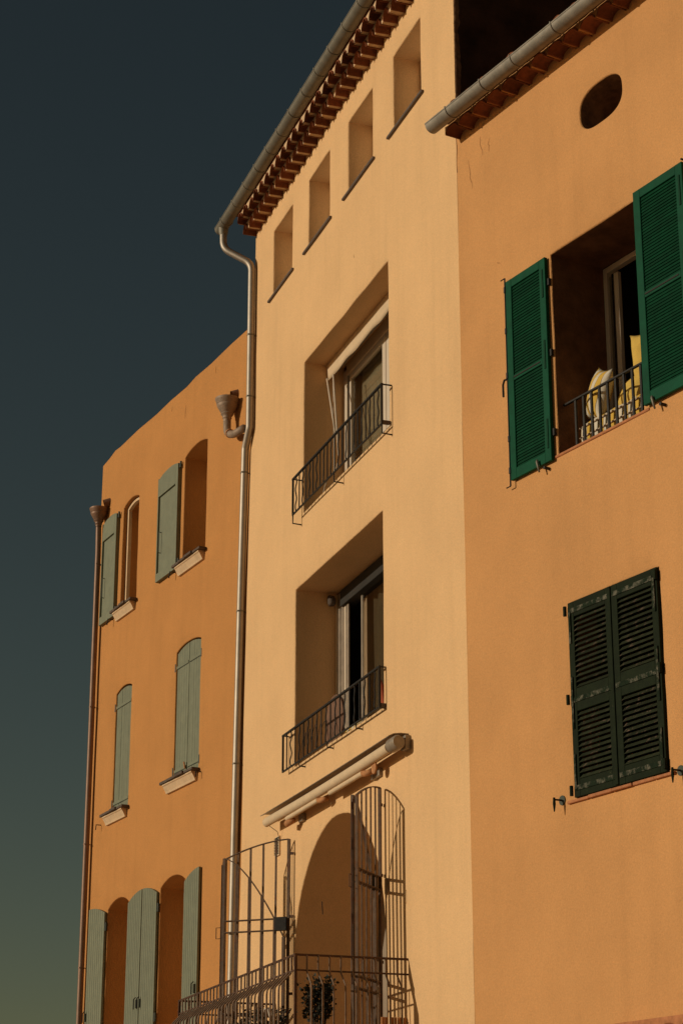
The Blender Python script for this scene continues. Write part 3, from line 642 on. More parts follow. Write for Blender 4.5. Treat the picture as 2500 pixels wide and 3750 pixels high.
# folding gate leaves, two hinged panels each
def gate(hu, ang, w, side):
    th = math.atan2(-math.sin(ang), -math.cos(ang)); B0 = BZ + .05
    top1 = lambda s: 6.125 - .20 * (s / w) ** 1.9
    q = MB()
    def frame(q, y, x0, x1, top, zb):
        n = 14; xs = [x0 + (x1 - x0) * i / n for i in range(n + 1)]
        for xa in (x0, x1):
            q.bar((xa, -y, zb), (xa, -y, top(xa)), .034, .03)
        for i in range(n): q.bar((xs[i], -y, top(xs[i])), (xs[i + 1], -y, top(xs[i + 1])), .03, .012)
        for z in (5.175, 5.04, 4.09, 3.97, zb + .02):
            q.bar((x0, -y, z), (x1, -y, z), .028, .010)
    frame(q, 0, .05, w, top1, B0)
    G = obj('gate_leaf', q.mesh('gate_leaf', 'gate_iron'), HM, FM.l(hu, .03, 0), th)
    for i in range(1, 5):
        x = .05 + (w - .05) * i / 5; s = MB(); s.bar((x, 0, B0), (x, 0, top1(x) - .005), .024, .012); obj('bar', s.mesh('bar', 'gate_iron'), G)
    top2 = lambda s: 5.925 - .97 * max(0, (w - .005 - s) / (w - .095)) ** 1.55
    y = side * .05; q = MB(); frame(q, y, .09, w - .005, top2, B0)
    P2 = obj('folded_panel', q.mesh('folded_panel', 'gate_iron'), G, (0, 0, 0), 0)
    for i in range(1, 5):
        x = .05 + (w - .05) * i / 5; s = MB(); s.bar((x, -y, B0), (x, -y, top2(x) - .004), .020, .012); obj('bar', s.mesh('bar', 'gate_iron'), G)
    s = MB(); s.box(.05, .20, -y - .022, -y + .022, 5.03, 5.19); obj('lock_box', s.mesh('lock_box', 'iron', bevel=.004), G)
    s = MB(); s.tube([(w + .026, -y, 4.0), (w + .026, -y, 5.85)], .008, 6); obj('bolt_rod', s.mesh('bolt_rod', 'rust_iron'), G)
    s = MB(); s.tube([(w + .026, -y, 5.10), (w + .085, -y, 5.10), (w + .085, -y, 4.97), (w + .026, -y, 4.97)], .0055, 6); obj('handle', s.mesh('handle', 'rust_iron'), G)
    for z in (5.78, 5.36, 4.6):
        s = MB(); s.tube([(w + .012, -side * .037, z), (w + .012, -side * .037, z + .10)], .014, 8); obj('hinge', s.mesh('hinge', 'rust_iron'), G)
    for z in (5.95, 5.2, 4.3):
        s = MB(); s.bar((-.01, 0, z), (.06, 0, z), .022, .03); obj('wall_hinge', s.mesh('wall_hinge', 'rust_iron'), G)
gate(5.47, rad(52), .865, 1)
gate(2.38, rad(139), .71, -1)

# plants and odds and ends on the balcony
def shrub(name, at, label, h, spread, nst, nl, pot=True, lsz=.05):
    T = thing(name, FM, at, label, 'plant')
    q = MB(FM, at); q.lathe([(0, 0), (.13, 0), (.17, .26), (.185, .26), (.185, .30), (.16, .30), (.155, .24), (0, .24)], at, 18)
    obj('pot', q.mesh('pot', 'pot', smooth=True, angle=40), T)
    q = MB(); lf = MB(); q2 = []
    for i in range(nst):
        a = random.uniform(0, 6.283); r = random.uniform(.2, 1) * spread
        p0 = Vector((.03 * math.cos(a), .03 * math.sin(a), .25)); p2 = Vector((r * math.cos(a), r * math.sin(a), h * random.uniform(.72, 1)))
        p1 = (p0 + p2) / 2 + Vector((random.uniform(-.05, .05), random.uniform(-.05, .05), .05))
        pts = [p0 * (1 - t) ** 2 + p1 * 2 * t * (1 - t) + p2 * t * t for t in (0, .2, .4, .6, .8, 1)]
        s = MB(); s.tube([Vector(p) for p in pts], [.009, .008, .007, .005, .004, .002], 5, local=True); obj('stem', s.mesh('stem', 'twig'), T)
        for j in range(nl):
            t = random.uniform(.42, 1.0); c = p0 * (1 - t) ** 2 + p1 * 2 * t * (1 - t) + p2 * t * t
            c = c + Vector((random.gauss(0, .035), random.gauss(0, .035), random.gauss(0, .03)))
            d = Vector((random.gauss(0, 1), random.gauss(0, 1), random.gauss(.3, .7))).normalized(); x = d.orthogonal().normalized(); x = Matrix.Rotation(random.uniform(0, 6.28), 3, d) @ x
            L = lsz * random.uniform(.7, 1.25); y = d.cross(x)
            lf.add([c, c + d * L * .45 + x * L * .36 + y * .004, c + d * L, c + d * L * .45 - x * L * .36 + y * .004], [(0, 1, 2, 3)])
    fo = obj('foliage', lf.mesh('foliage', 'leaf', recalc=False), T); fo['kind'] = 'stuff'
    return T
shrub('potted_shrub', (3.05, .50, BZ), 'dark leafy potted shrub in front of the arched door', 1.03, .17, 13, 60)
shrub('potted_shrub', (4.7, .72, BZ), 'sparse twiggy potted plant behind the left end of the balcony railing', .82, .22, 9, 16)
shrub('potted_shrub', (3.9, .75, BZ), 'low bushy potted plant behind the front balcony rail', .72, .2, 9, 26)
at = (5.0, .55, BZ); T = thing('drying_rack', FM, at, 'dark metal drying rack standing on the balcony beside the wall', 'drying rack')
for i in range(5):
    q = MB(FM, at); q.tube([(4.55, .35 + .08 * i, 4.03 - .0 * i), (5.6, .35 + .08 * i, 4.03)], .006, 6); obj('rod', q.mesh('rod', 'iron'), T)
for u in (4.55, 5.6):
    q = MB(FM, at); q.tube([(u, .30, BZ), (u, .72, 4.03)], .009, 6); obj('leg', q.mesh('leg', 'iron'), T)
    q = MB(FM, at); q.tube([(u, .72, BZ), (u, .33, 4.03)], .009, 6); obj('leg', q.mesh('leg', 'iron'), T)
at = (1.80, .2, BZ); T = thing('reed_screen', FM, at, 'short orange reed screen at the right end of the balcony', 'screen')
rm = MB(); rm.tube([(0, 0, 0), (0, 0, .42)], .012, 6); rmm = rm.mesh('reed', 'reed')
for i in range(9):
    r_ = obj('reed', rmm, T, FM.l(1.76, .03 + .03 * i, BZ) - FM.l(*at)); r_.rotation_euler = (random.uniform(-.02, .02), random.uniform(-.02, .02), 0)
at = (3.6, .8, BZ); T = thing('garden_hose', FM, at, 'pale coiled hose hanging inside the balcony railing', 'hose')
q = MB(FM, at); q.tube([(3.75 + .16 * math.cos(a * .42), .85 + .02 * math.sin(a), 3.72 + .22 * math.sin(a * .42)) for a in range(40)], .009, 6); obj('coil', q.mesh('coil', 'cable', smooth=True), T)

# ================================================================== RIGHT HOUSE
HR = house('orange_house', FR, 'orange plastered house on the right with green louvred shutters')
def superell(cu, cz, a, b, n, N=48): return [(cu + a * abs(math.cos(t)) ** (2 / n) * (1 if math.cos(t) >= 0 else -1), cz + b * abs(math.sin(t)) ** (2 / n) * (1 if math.sin(t) >= 0 else -1)) for t in [2 * math.pi * k / N for k in range(N)]]
RH = [(superell(2.465, 11.915, .325, .222, 2.7), .55), (rect(1.58, 2.865, 8.56, 10.655), .64), (rect(1.665, 2.95, 5.27, 7.075), .30)]
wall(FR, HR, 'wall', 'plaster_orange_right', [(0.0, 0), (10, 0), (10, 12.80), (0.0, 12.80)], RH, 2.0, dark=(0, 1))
shell(FR, HR, 0.25, 10, 7.0, 12.8, 'plaster_orange_right')
course(FR, HR, 0.05, 10, 12.675, .19, .105, .262, mm='plaster_orange_right')
roof(FR, HR, 0.0, 10, 12.80, .27, .262, .27, 4.0, h=.10)
gutter(FR, HR, -.02, 10, .30, 12.785, .085, [.37, 1.0, 1.54, 2.23, 3.0, 3.7, 4.4, 5.1, 5.8, 6.5, 7.2, 7.9], m='zinc_grey')
q = MB(FR); q.prism(superell(2.465, 11.915, .33, .227, 2.7), -.58, -.545); q.build('hole_back', 'corner_plaster', HR)  # solid plate added as the back of the oval hole
# open window: frame, room, guard rail
q = MB(FR); q.box(1.585, 1.64, -.70, -.635, 8.57, 10.65); wr = q.build('window_frame', 'white_pvc', HR, bevel=.004)
for nm_, bx, mm in (('head', (1.64, 2.86, -.70, -.635, 10.59, 10.65), 'white_pvc'), ('stile', (2.80, 2.86, -.70, -.635, 8.57, 10.59), 'white_pvc'), ('sash_stile', (1.69, 1.76, -1.15, -1.10, 8.62, 10.55), 'dark_pvc'), ('sash_stile', (1.645, 1.69, -.75, -.70, 8.62, 10.55), 'dark_pvc'), ('sash_stile', (1.735, 1.80, -.69, -.645, 8.62, 10.55), 'white_pvc')):
    q = MB(FR); q.box(*bx); q.build(nm_, mm, wr, bevel=.004)
q = MB(FR); q.box(1.64, 1.735, -.675, -.668, 8.62, 10.55); q.build('pane', 'glass', wr)
room(FR, HR, 1.4, 3.0, -.71, -3.5, 8.5, 10.9)
q = MB(FR); q.box(1.50, 2.95, -.62, .012, 8.535, 8.562); sr = q.build('window_sill', 'terracotta', HR, bevel=.006)
q = MB(FR); q.box(1.565, 2.87, -.115, -.085, 9.075, 9.095); rr_ = q.build('window_guard', 'iron', HR, bevel=.003)
bm_ = MB(FR, (0, -.1, 8.56)); bm_.bar((0, -.1, 8.56), (0, -.1, 9.08), .024, .018); bmm = bm_.mesh('baluster', 'iron')
for i in range(10): obj('baluster', bmm, rr_, FR.l(1.755 + .122 * i, -.1, 8.56))

# louvred shutters
def louvre(u0, u1, z0, z1, off, th, panels, mf, ms, name, slat_n, tilt, parent=HR, stile=.085, gap=0.0, slat_h=None, rails=None):
    q = MB(FR); q.box(u0, u0 + stile, off, off + th, z0, z1); S_ = q.build(name, mf, parent, bevel=.003)
    q = MB(FR); q.box(u1 - stile, u1, off, off + th, z0, z1); q.build('stile', mf, S_, bevel=.003)
    zz = [z0] + [v for p in panels for v in p] + [z1]
    for i in range(0, len(zz), 2):
        q = MB(FR); q.box(u0 + stile, u1 - stile, off + .001, off + th - .001, zz[i], zz[i + 1]); q.build('rail', mf, S_, bevel=.003)
    for (pa, pb), n in zip(panels, slat_n):
        hgt = (pb - pa) / n; sh = (slat_h or 1.12) * hgt
        s = MB(); w = u1 - u0 - 2 * stile; dz = math.cos(tilt) * sh / 2; dy = math.sin(tilt) * sh / 2; t = .004
        s.add([(x, y + k * t, z) for x in (-w / 2, w / 2) for (y, z) in ((-dy, -dz), (dy, dz)) for k in (-1, 1)],
              [(0, 1, 3, 2), (4, 6, 7, 5), (0, 2, 6, 4), (1, 5, 7, 3), (0, 4, 5, 1), (2, 3, 7, 6)])
        sm = s.mesh('slat', ms)
        for i in range(n):
            o = obj('slat', sm, S_, FR.l((u0 + u1) / 2, off + th * .5, pa + hgt * (i + .5)))
            o.rotation_euler = (random.uniform(-.03, .03), random.uniform(-.006, .006), 0)
    return S_
s1 = louvre(.885, 1.545, 8.515, 10.635, .012, .038, [(8.62, 9.535), (9.59, 10.545)], 'green', 'green_slat', 'shutter', (29, 30), .33, stile=.095, slat_h=1.35)
s2 = louvre(2.935, 3.63, 8.57, 10.69, .02, .038, [(8.68, 9.59), (9.65, 10.60)], 'green', 'green_slat', 'shutter', (29, 30), .33, stile=.095, slat_h=1.35)
def rbar(par, name, m, *bx, bevel=.003):
    q = MB(FR); q.box(*bx); return q.build(name, m, par, bevel=bevel)
for s_, u0, u1, zb, hs_ in ((s1, .885, 1.545, 8.515, 1), (s2, 2.935, 3.63, 8.57, -1)):
    o = .012 if s_ is s1 else .02
    rbar(s_, 'dark_slot', 'room', u0 + .10, u1 - .12, o + .038, o + .044, zb + 1.044, zb + 1.058)  # near-black strip stands for a slot: its darkness is put into colour
    ue = u1 - .05 if s_ is s1 else u0 + .02
    for z in (zb + .28, zb + 1.10, zb + 1.85):
        if s_ is s1:
            rbar(s_, 'strap_hinge', 'green_slat', u1 - .055, u1 - .03, o + .038, o + .046, z - .15, z + .15)
            rbar(s_, 'hinge_pin', 'iron', u1 + .005, u1 + .033, .003, .03, z - .035, z + .04)
        else:
            rbar(s_, 'strap_hinge', 'green_slat', u1 - .055, u1 - .03, o + .038, o + .046, z - .15, z + .15)
    # espagnolette rod with latch on the left leaf
q = MB(FR); q.tube([(.878, .05, 8.46), (.878, .05, 10.68)], .008, 6); q.build('espagnolette_rod', 'iron', s1)
for z in (8.62, 8.95, 9.62, 10.1, 10.55):
    q = MB(FR); q.tube([(.878, .05, z - .03), (.878, .05, z + .03)], .015, 8); q.build('rod_guide', 'iron', s1)
q = MB(FR); q.tube([(.87, .055, 9.58), (.845, .065, 9.58), (.82, .065, 9.54), (.822, .065, 9.41)], .011, 6); q.build('latch_handle', 'iron', s1)
for z in (8.46, 10.68):
    q = MB(FR); q.tube([(.878, .05, z), (.81, .05, z)], .006, 6); q.build('rod_hook', 'iron', s1)
for u, z in ((1.345, 8.57), (3.07, 8.61)):
    q = MB(FR); q.tube([(u, .07, z), (u + .005, .075, z - .02), (u + .035, .075, z - .13)], [.012, .014, .009], 8); hk = q.build('shutter_stay', 'zinc', HR, smooth=True)
    q = MB(FR); q.tube([(u + .09, .0, z - .10), (u + .09, .06, z - .10)], .016, 8); q.build('stay_peg', 'iron', hk)

# closed shutters below
tl = .75
c1_ = louvre(1.672, 2.300, 5.275, 7.07, -.015, .04, [(5.43, 6.045), (6.255, 6.925)], 'old_green', 'old_slat', 'shutter', (13, 14), tl, stile=.082, slat_h=1.25)
c2_ = louvre(2.308, 2.944, 5.275, 7.07, -.015, .04, [(5.43, 6.045), (6.255, 6.925)], 'old_green', 'old_slat', 'shutter', (13, 14), tl, stile=.082, slat_h=1.25)
for s_, u0, u1 in ((c1_, 1.672, 2.300), (c2_, 2.308, 2.944)):
    for z in (5.355, 6.15, 6.985):
        rbar(s_, 'strap', 'old_green_worn', u0 + .02, u1 - (.03 if s_ is c1_ else .06), .026, .032, z - .022, z + .022, bevel=.0)
    e = u0 + .035 if s_ is c1_ else u1 - .035
    for z, hh in ((5.50, .16), (6.13, .24), (6.83, .15)):
        rbar(s_, 'strap', 'old_green_worn', e - .013, e + .013, .033, .039, z - hh, z + hh, bevel=.0)
    for z in (5.34, 6.17, 7.0):
        q = MB(FR); ue = u0 - .03 if s_ is c1_ else u1 - .004
        q.tube([(ue, .035, z - .045), (ue, .035, z + .045)], .017, 8); q.build('hinge', 'old_green', s_)
rbar(c1_, 'meeting_strip', 'old_green', 2.262, 2.306, .026, .036, 5.28, 7.065)
q = MB(FR)
for i, (a, b_) in enumerate(((1.555, 1.86), (1.864, 2.20), (2.204, 2.48), (2.484, 2.77), (2.774, 3.04))):
    q = MB(FR); q.box(a, b_, -.25, .025 + .006 * ((i * 7) % 3), 5.236, 5.262 + .004 * (i % 2))
    t_ = q.build('sill_tile', 'terracotta', HR, bevel=.005)
for u, z in ((1.46, 5.29), (3.10, 5.255)):
    q = MB(FR); q.tube([(u, .0, z), (u, .008, z)], .045, 14); pl = q.build('stay_plate', 'sage_dark', HR)
    q = MB(FR); q.tube([(u, .008, z), (u - .005, .09, z)], .009, 6); q.build('stay_arm', 'iron', pl)
    q = MB(FR); q.tube([(u - .005, .09, z + .018), (u - .005, .09, z - .04), (u - .006, .091, z - .11)], [.01, .014, .005], 8); q.build('stay_drop', 'old_green', pl)
q = MB(FR); q.tube([(3.62, 0, 10.72), (3.62, .05, 10.72)], .01, 6); q.build('stay_peg', 'iron', HR)
# little tiled canopy at the bottom right
cp = course(FR, HR, 2.12, 4.74, 3.10, .24, .13, .262, name='canopy_course', top=.03, mm='terracotta')

# cushions in the open window
def pillow(name, F, c, sz, mt, label, rot=(0, 0, 0), puff=2.6, cat='cushion', group=None):
    w, d, h = sz; n = 14; v = []; f = []
    for side in (1, -1):
        for i in range(n + 1):
            for j in range(n + 1):
                x = 2 * i / n - 1; z = 2 * j / n - 1
                t = max(0, (1 - abs(x) ** puff) * (1 - abs(z) ** puff)) ** .7
                pinch = 1 - .10 * (1 - max(abs(x), abs(z)) ** 2) * 0
                v.append((x * w / 2 * (1 - .13 * (1 - z * z)), side * d / 2 * t + .006 * noise.noise((x * 3, z * 3, side)), z * h / 2 * (1 - .13 * (1 - x * x))))
    m = (n + 1) * (n + 1)
    for s in (0, 1):
        for i in range(n):
            for j in range(n):
                a = s * m + i * (n + 1) + j; q = (a, a + 1, a + n + 2, a + n + 1); f.append(q if s else q[::-1])
    b = MB(); b.add(v, f); me = b.mesh(name, mt, smooth=True, recalc=False)
    bm = bmesh.new(); bm.from_mesh(me); bmesh.ops.remove_doubles(bm, verts=bm.verts, dist=.004); bmesh.ops.recalc_face_normals(bm, faces=bm.faces); bm.to_mesh(me); bm.free()
    me.polygons.foreach_set('use_smooth', [True] * len(me.polygons))
    o = obj(name, me, None, F.w(*c)); o.rotation_euler = (Matrix.Rotation(F.th, 3, 'Z') @ Matrix.Rotation(rot[2], 3, 'Z') @ Matrix.Rotation(rot[1], 3, 'Y') @ Matrix.Rotation(rot[0], 3, 'X')).to_euler()
    return tag(o, label, cat, group)
at = (2.28, -.36, 8.565); T = thing('seat_pad', FR, at, 'white and yellow striped mattress pad lying on the open window sill', 'cushion')
q = MB(FR, at)
nU, nP = 30, 16; pts = []
for i in range(nU + 1):
    u = 1.725 + 1.07 * i / nU; e = 1 - .10 * (abs(2 * i / nU - 1) ** 10)
    for k in range(nP):
        a = 2 * math.pi * k / nP; c_, s_ = math.cos(a), math.sin(a)
        pts.append(q.P(u, -.37 + .22 * e * abs(c_) ** .45 * (1 if c_ > 0 else -1), 8.722 + .15 * e * abs(s_) ** .5 * (1 if s_ > 0 else -1) + .008 * noise.noise((u * 6, k, 1))))
q.add(pts, [(i * nP + k, i * nP + (k + 1) % nP, (i + 1) * nP + (k + 1) % nP, (i + 1) * nP + k) for i in range(nU) for k in range(nP)] + [tuple(range(nP)), tuple(nU * nP + k for k in range(nP))])
obj('pad', q.mesh('pad', 'stripes', smooth=True, angle=60), T)
for z, o in ((8.80, -.146), (8.70, -.144)):
    q = MB(FR, at); q.tube([(1.745, o, z), (2.3, o + .004, z + .005), (2.78, o, z)], .007, 6); obj('piping', q.mesh('piping', 'curtain', smooth=True), T)
pillow('pillow', FR, (1.91, -.27, 9.12), (.46, .20, .52), 'stripes_wide', 'striped yellow and white pillow leaning upright in the open window', (rad(-8), rad(24), rad(-20)))
pillow('pillow', FR, (2.24, -.40, 9.04), (.54, .18, .42), 'cushion_yellow', 'plain pale yellow cushion behind the railing of the open window', (rad(-18), rad(2), rad(-10)))
pillow('pillow', FR, (2.40, -.45, 9.34), (.34, .20, .58), 'cushion_yellow', 'tall yellow cushion edge beside the right green shutter', (rad(4), 0, rad(10)))

# ================================================================== LEFT HOUSE
HL = house('terracotta_house', FL, 'lower orange house on the left with pale sage green shutters')
topl = [(6.03, 13.80), (5.72, 13.83), (5.45, 13.875), (5.2, 13.86), (4.4, 13.875), (3.6, 13.85), (3.0, 13.86), (2.35, 13.845), (2.0, 13.87), (1.4, 13.855), (.6, 13.87), (-.9, 13.87)]
LHL = [(arch(1.47, 2.34, 10.98, 12.68, .075), .48), (arch(4.25, 4.95, 10.98, 12.70, .07), .40), (arch(1.535, 2.465, 7.77, 9.665, .075), .25), (arch(4.29, 4.965, 7.74, 9.62, .065), .25),
       (arch(1.92, 2.84, 4.05, 6.29, .115), .52), (arch(4.10, 4.985, 4.05, 6.28, .115), .52)]
wall(FL, HL, 'wall', 'plaster_orange_left', [(-.9, 0), (6.08, 0)] + topl, LHL, 3.0)
shell(FL, HL, -.9, 6.025, 8.0, 13.72, 'plaster_orange_left')
b = MB(FL); n = len(topl); pts = []
for u, z in topl:
    pts += [b.P(u, .0005, z - .002), b.P(u, -.03, z + .015), b.P(u, -.22, z + .01), b.P(u, -.25, z - .15)]
b.add(pts, [(4 * i + k, 4 * i + k + 1, 4 * i + 5 + k, 4 * i + 4 + k) for i in range(n - 1) for k in range(3)]); b.build('parapet_cap', 'plaster_orange_left', HL, smooth=True, angle=60)
for a, b_, z0, z1, d in ((1.47, 2.34, 10.98, 12.78, .48), (4.25, 4.95, 10.98, 12.78, .40), (1.92, 2.84, 4.05, 6.44, .52), (4.10, 4.985, 4.05, 6.43, .52)):
    k = MB(FL); k.box(b_ - .06, b_ + .02, -d - .05, -d + .02, z0, z1); wf = k.build('window_frame', 'cream_stone', HL, bevel=.004)
    for bx in ((a - .02, a + .06, -d - .05, -d + .02, z0, z1), ((a + b_) / 2 - .04, (a + b_) / 2 + .04, -d - .045, -d + .015, z0, z1)):
        q = MB(FL); q.box(*bx); q.build('stile', 'cream_stone', wf, bevel=.004)
    q = MB(FL); q.box(a + .06, b_ - .06, -d - .02, -d - .012, z0, z1); q.build('pane', 'glass', wf)
    q = MB(FL); q.box(a, b_, -d - .056, -d - .046, z0, z1); q.build('bounce_panel', 'bounce_white', wf)  # white panel added behind the pane to brighten the reveal
    room(FL, HL, a - .1, b_ + .1, -d - .06, -2, z0 - .1, z1 + .1)
# pale rebate inside the upper left opening
lo = dens(arch(4.27, 4.93, 11.0, 12.69, .065), .06); li = grow(ccw(lo), -.035)
k = MB(FL); n = len(lo); lo = ccw(lo)
pts = [k.P(p.x, -.07, p.y) for p in lo] + [k.P(p.x, -.075, p.y) for p in li] + [k.P(p.x, -.13, p.y) for p in li] + [k.P(p.x, -.13, p.y) for p in lo]
k.add(pts, [(r_ * n + i, r_ * n + (i + 1) % n, (r_ + 1) * n + (i + 1) % n, (r_ + 1) * n + i) for r_ in range(3) for i in range(n)]); k.build('rebate', 'cream_stone', HL)

def sill(u0, u1, z):
    k = MB(FL); pr = [(.002, z - .13), (.035, z - .128), (.045, z - .10), (.085, z - .03), (.10, z - .02), (.10, z), (.002, z)]
    a0, a1 = u0 + .08, u1 - .06; m = len(pr)
    k.add([k.P(u, o, zz) for u in (a0, a1) for o, zz in pr], [tuple(range(m)), tuple(range(2 * m - 1, m - 1, -1))] + [(i, (i + 1) % m, m + (i + 1) % m, m + i) for i in range(m)])
    s_ = k.build('window_sill', 'cream_stone', HL)
    w = (u1 - u0) / 4
    for i in range(4):
        q = MB(FL); q.box(u0 + w * i, u0 + w * (i + 1) - .004, -.30, .135 + .012 * ((i * 5) % 3 - 1), z + .001, z + .036 + .005 * ((i * 3) % 2)); q.build('slab', 'sill_slate', s_, bevel=.004)
sill(1.40, 2.47, 10.95); sill(4.18, 5.10, 10.95); sill(1.47, 2.70, 7.735); sill(4.22, 5.20, 7.705)

def archtop(u0, u1, z0, zs, rise, n=8): return arch(u0, u1, z0, zs, rise, n)
def panel_leaf(u0, u1, z0, zs, rise, hinge_side):
    """single open shutter with a raised frame, arched head"""
    o = .004
    k = MB(FL); k.prism(archtop(u0, u1, z0, zs, rise), o, o + .028); S_ = k.build('shutter', 'sage', HL)
    w = .085
    def pc(name, poly):
        q = MB(FL); q.prism(poly, o + .0285, o + .058); q.build(name, 'sage', S_, bevel=.002)
    pc('stile', rect(u0, u0 + w * 1.15, z0, zs)); pc('stile', rect(u1 - w * .35, u1, z0, zs))
    ar = archtop(u0 + w * 1.16, u1 - w * .36, zs - .30, zs - .02, rise * .8); pc('top_rail', ar)
    pc('bottom_rail', rect(u0 + w * 1.16, u1 - w * .36, z0, z0 + .13))
    for z in (z0 + .10, zs - .03):
        q = MB(FL); q.tube([(u0 - .03, .03, z - .05), (u0 - .03, .03, z + .05)], .018, 8); h_ = q.build('hinge', 'sage_dark', S_)
    q = MB(FL); uu = u1 - .13; q.tube([(uu + .03, o + .03, z0 + .78), (uu, o + .07, z0 + .78), (uu, o + .07, z0 + .45), (uu + .03, o + .03, z0 + .45)], .007, 6); q.build('handle', 'sage_dark', S_)
    q = MB(FL); q.tube([(u0 + .14, .0, z0 - .02), (u0 + .14, .09, z0 - .02), (u0 + .15, .10, z0 - .12)], .009, 6); q.build('shutter_stay', 'iron', S_)
panel_leaf(2.455, 3.27, 10.96, 12.63, .075, 0)
panel_leaf(5.10, 5.76, 10.93, 12.66, .07, 0)

def plank_leaf(u0, u1, z0, topf, o, n, straps, hinge_u, name='shutter'):
    w = (u1 - u0) / n
    k = MB(FL); k.prism([(u0, z0), (u1, z0)] + [(u1 - (u1 - u0) * i / 8, topf(u1 - (u1 - u0) * i / 8) - .004) for i in range(9)], o - .03, o - .012); S_ = k.build(name, 'sage_dark', HL)
    for i in range(n):
        a, b_ = u0 + w * i + .0025, u0 + w * (i + 1) - .0025
        q = MB(FL); q.prism([(a, z0), (b_, z0), (b_, topf(b_)), ((a + b_) / 2, topf((a + b_) / 2)), (a, topf(a))], o - .0115, o + random.uniform(-.001, .002)); q.build('plank', 'sage', S_, bevel=.0015)
    for z in straps:
        q = MB(FL); q.box(min(u0 + .02, hinge_u), max(u1 - .03, hinge_u), o + .003, o + .011, z - .022, z + .018); q.build('strap', 'sage', S_, bevel=.001)
        q = MB(FL); q.box(min(u0 + .02, hinge_u), max(u1 - .03, hinge_u), o + .003, o + .009, z - .030, z - .0225); q.build('strap_edge', 'sage_dark', S_)
        q = MB(FL); q.tube([(hinge_u, o + .01, z - .06), (hinge_u, o + .01, z + .06)], .02, 8); q.build('hinge', 'sage_dark', S_)
    return S_
def segtop(u0, u1, zs, rise):
    c = (u0 + u1) / 2; a = (u1 - u0) / 2; R = (a * a + rise * rise) / (2 * rise)
    return lambda u: zs + rise - R + math.sqrt(max(0, R * R - (u - c) ** 2))
tp = segtop(1.545, 2.455, 9.645, .075)
plank_leaf(2.003, 2.455, 7.775, tp, -.02, 5, (9.44, 7.90), 2.49)
plank_leaf(1.545, 1.997, 7.775, tp, -.02, 5, (9.44, 7.90), 1.51)
k = MB(FL); k.tube([(2.02, .0, 7.86), (2.02, .02, 7.96)], .012, 6); k.build('latch', 'awning_rust', HL)
tp = segtop(4.30, 4.955, 9.60, .062)
plank_leaf(4.30, 4.955, 7.745, tp, -.02, 6, (9.40, 7.885), 4.99)
# open leaves of the bottom windows
def open_leaf(u0, u1, hi, o, n=8):
    """plank leaf folded back flat on the wall; hi = side away from the opening, where the half arch is high"""
    f = (lambda u: 6.235 + .13 * (1 - (1 - (u - u0) / (u1 - u0)) ** 2)) if hi > 0 else (lambda u: 6.235 + .13 * (1 - ((u - u0) / (u1 - u0)) ** 2))
    w = (u1 - u0) / n
    k = MB(FL); k.prism([(u0, 4.1), (u1, 4.1)] + [(u1 - (u1 - u0) * i / 8, f(u1 - (u1 - u0) * i / 8)) for i in range(9)], o, o + .036); S_ = k.build('shutter', 'sage', HL, bevel=.003)
    for i in range(1, n):
        a = u0 + w * i
        q = MB(FL); q.box(a - .003, a + .003, o + .0365, o + .0372, 4.1, f(a) - .004); q.build('groove', 'sage_dark', S_)
    ue = u0 - .02 if hi > 0 else u1 + .02
    for z in (6.02, 4.5):
        q = MB(FL); q.tube([(ue, o + .012, z - .06), (ue, o + .012, z + .06)], .018, 8); q.build('hinge', 'sage_dark', S_)
    um = u1 - .05 if hi > 0 else u0 + .04
    q = MB(FL); q.box(um - .02, um + .02, o + .037, o + .06, 4.68, 4.80); q.build('latch', 'sage_dark', S_, bevel=.004)
    q = MB(FL); q.tube([(um, o + .06, 4.83), (um, o + .09, 4.80), (um, o + .09, 4.66)], .008, 6); q.build('latch_handle', 'iron', S_)
open_leaf(1.30, 1.82, -1, .014); open_leaf(2.86, 3.42, 1, .012); open_leaf(3.45, 4.0, -1, .014); open_leaf(5.0, 5.70, 1, .012)
for u, z in ((1.42, 7.70), (5.44, 7.64)):
    q = MB(FL); q.tube([(u, 0, z), (u, .08, z), (u, .085, z - .08)], .008, 6); q.build('shutter_stay', 'iron', HL)

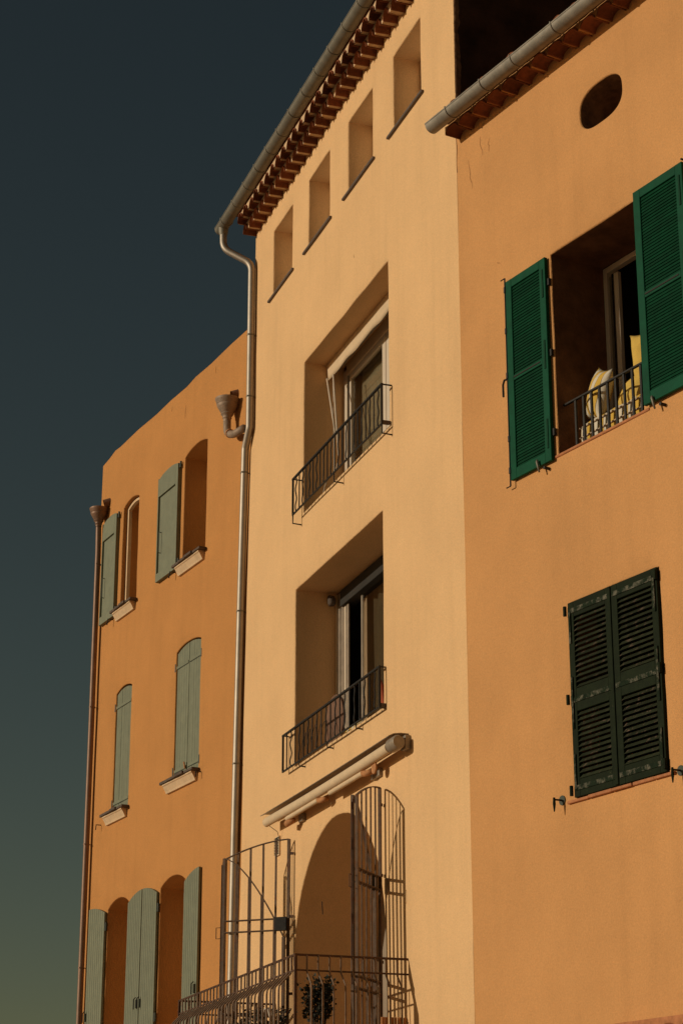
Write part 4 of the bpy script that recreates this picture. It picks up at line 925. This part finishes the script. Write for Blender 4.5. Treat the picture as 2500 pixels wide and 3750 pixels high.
# rain hoppers and the left pipe
def hopper(F, parent, c, s, m, name='rain_hopper'):
    u, o, z = c; b = MB(F)
    pr = [(.0, .0), (.16, .0), (.172, .004), (.175, -.012), (.165, -.03), (.155, -.07), (.145, -.085), (.150, -.10), (.135, -.13), (.095, -.20), (.085, -.215), (.09, -.23), (.075, -.25), (.062, -.27), (.066, -.29), (.055, -.30), (.055, -.34)]
    b.lathe([(r * s, zz * s) for r, zz in pr], c, 24); return b.build(name, m, parent, smooth=True, angle=50)
h1 = hopper(FL, HL, (5.78, .125, 12.94), .92, 'pipe_brown')
b = MB(FL); b.tube([(5.79, .12, 12.64), (5.85, .09, 12.2), (5.86, .08, 9.2), (5.86, .08, 4.6), (5.88, .08, .2)], .046, 16); pl = b.build('downpipe', 'pipe_brown', HL, smooth=True, angle=60)
for z in (12.0, 9.6, 7.4, 5.5): clamp(FL, pl, 5.86, .08, z, .046, 'pipe_brown')
q = MB(FL); q.tube([(5.64, -.03, 13.04), (5.68, .08, 13.0)], .07, 14, cap=False); q.build('scupper', 'wood_brown', HL)
h2 = hopper(FL, HL, (.40, .145, 12.885), 1.02, 'painted_zinc')
b = MB(FL); b.tube(bez([(.40, .145, 12.56), (.39, .145, 12.36), (.15, .15, 12.25), (-.26, .17, 12.20)], 6, .14), .055, 16); b.build('elbow_pipe', 'painted_zinc', h2, smooth=True)
q = MB(FL); q.tube([(.30, .147, 12.325), (.27, .147, 12.312)], .066, 16); q.build('pipe_collar', 'awning_rust', h2)
q = MB(FL); q.tube([(.40, -.03, 13.00), (.42, .07, 12.96)], .07, 14, cap=False); q.build('scupper', 'wood_brown', HL)

# hairline cracks in the old plaster
def crack(F, wl, u, z, n, du, dz, seed):
    rnd = random.Random(seed); pts = [(u, .004, z)]
    for i in range(n): pts.append((pts[-1][0] + du * rnd.uniform(-.6, 1.2), .004, pts[-1][2] + dz * rnd.uniform(.4, 1.3)))
    q = MB(F); q.tube(pts, [.0008 + .0011 * math.sin(math.pi * i / n) for i in range(n + 1)], 4); q.build('crack', 'old_reveal', wl)
walls = {o.parent.name: o for o in bpy.data.objects if o.name.split('.')[0] == 'wall' and o.parent}
crack(FL, walls['terracotta_house'], 2.36, 13.55, 6, .01, -.045, 1); crack(FL, walls['terracotta_house'], 2.9, 13.72, 4, .03, -.02, 2); crack(FL, walls['terracotta_house'], 1.2, 13.74, 5, .02, -.03, 3)
crack(FR, walls['orange_house'], .45, 12.52, 7, .02, -.05, 4); crack(FR, walls['orange_house'], .22, 12.35, 8, .015, -.05, 5); crack(FR, walls['orange_house'], .62, 12.42, 5, -.03, -.03, 6)
crack(FR, walls['orange_house'], .7, 10.95, 3, .05, -.02, 7); crack(FM, walls['yellow_house'], 3.3, 12.9, 3, .02, -.02, 8)
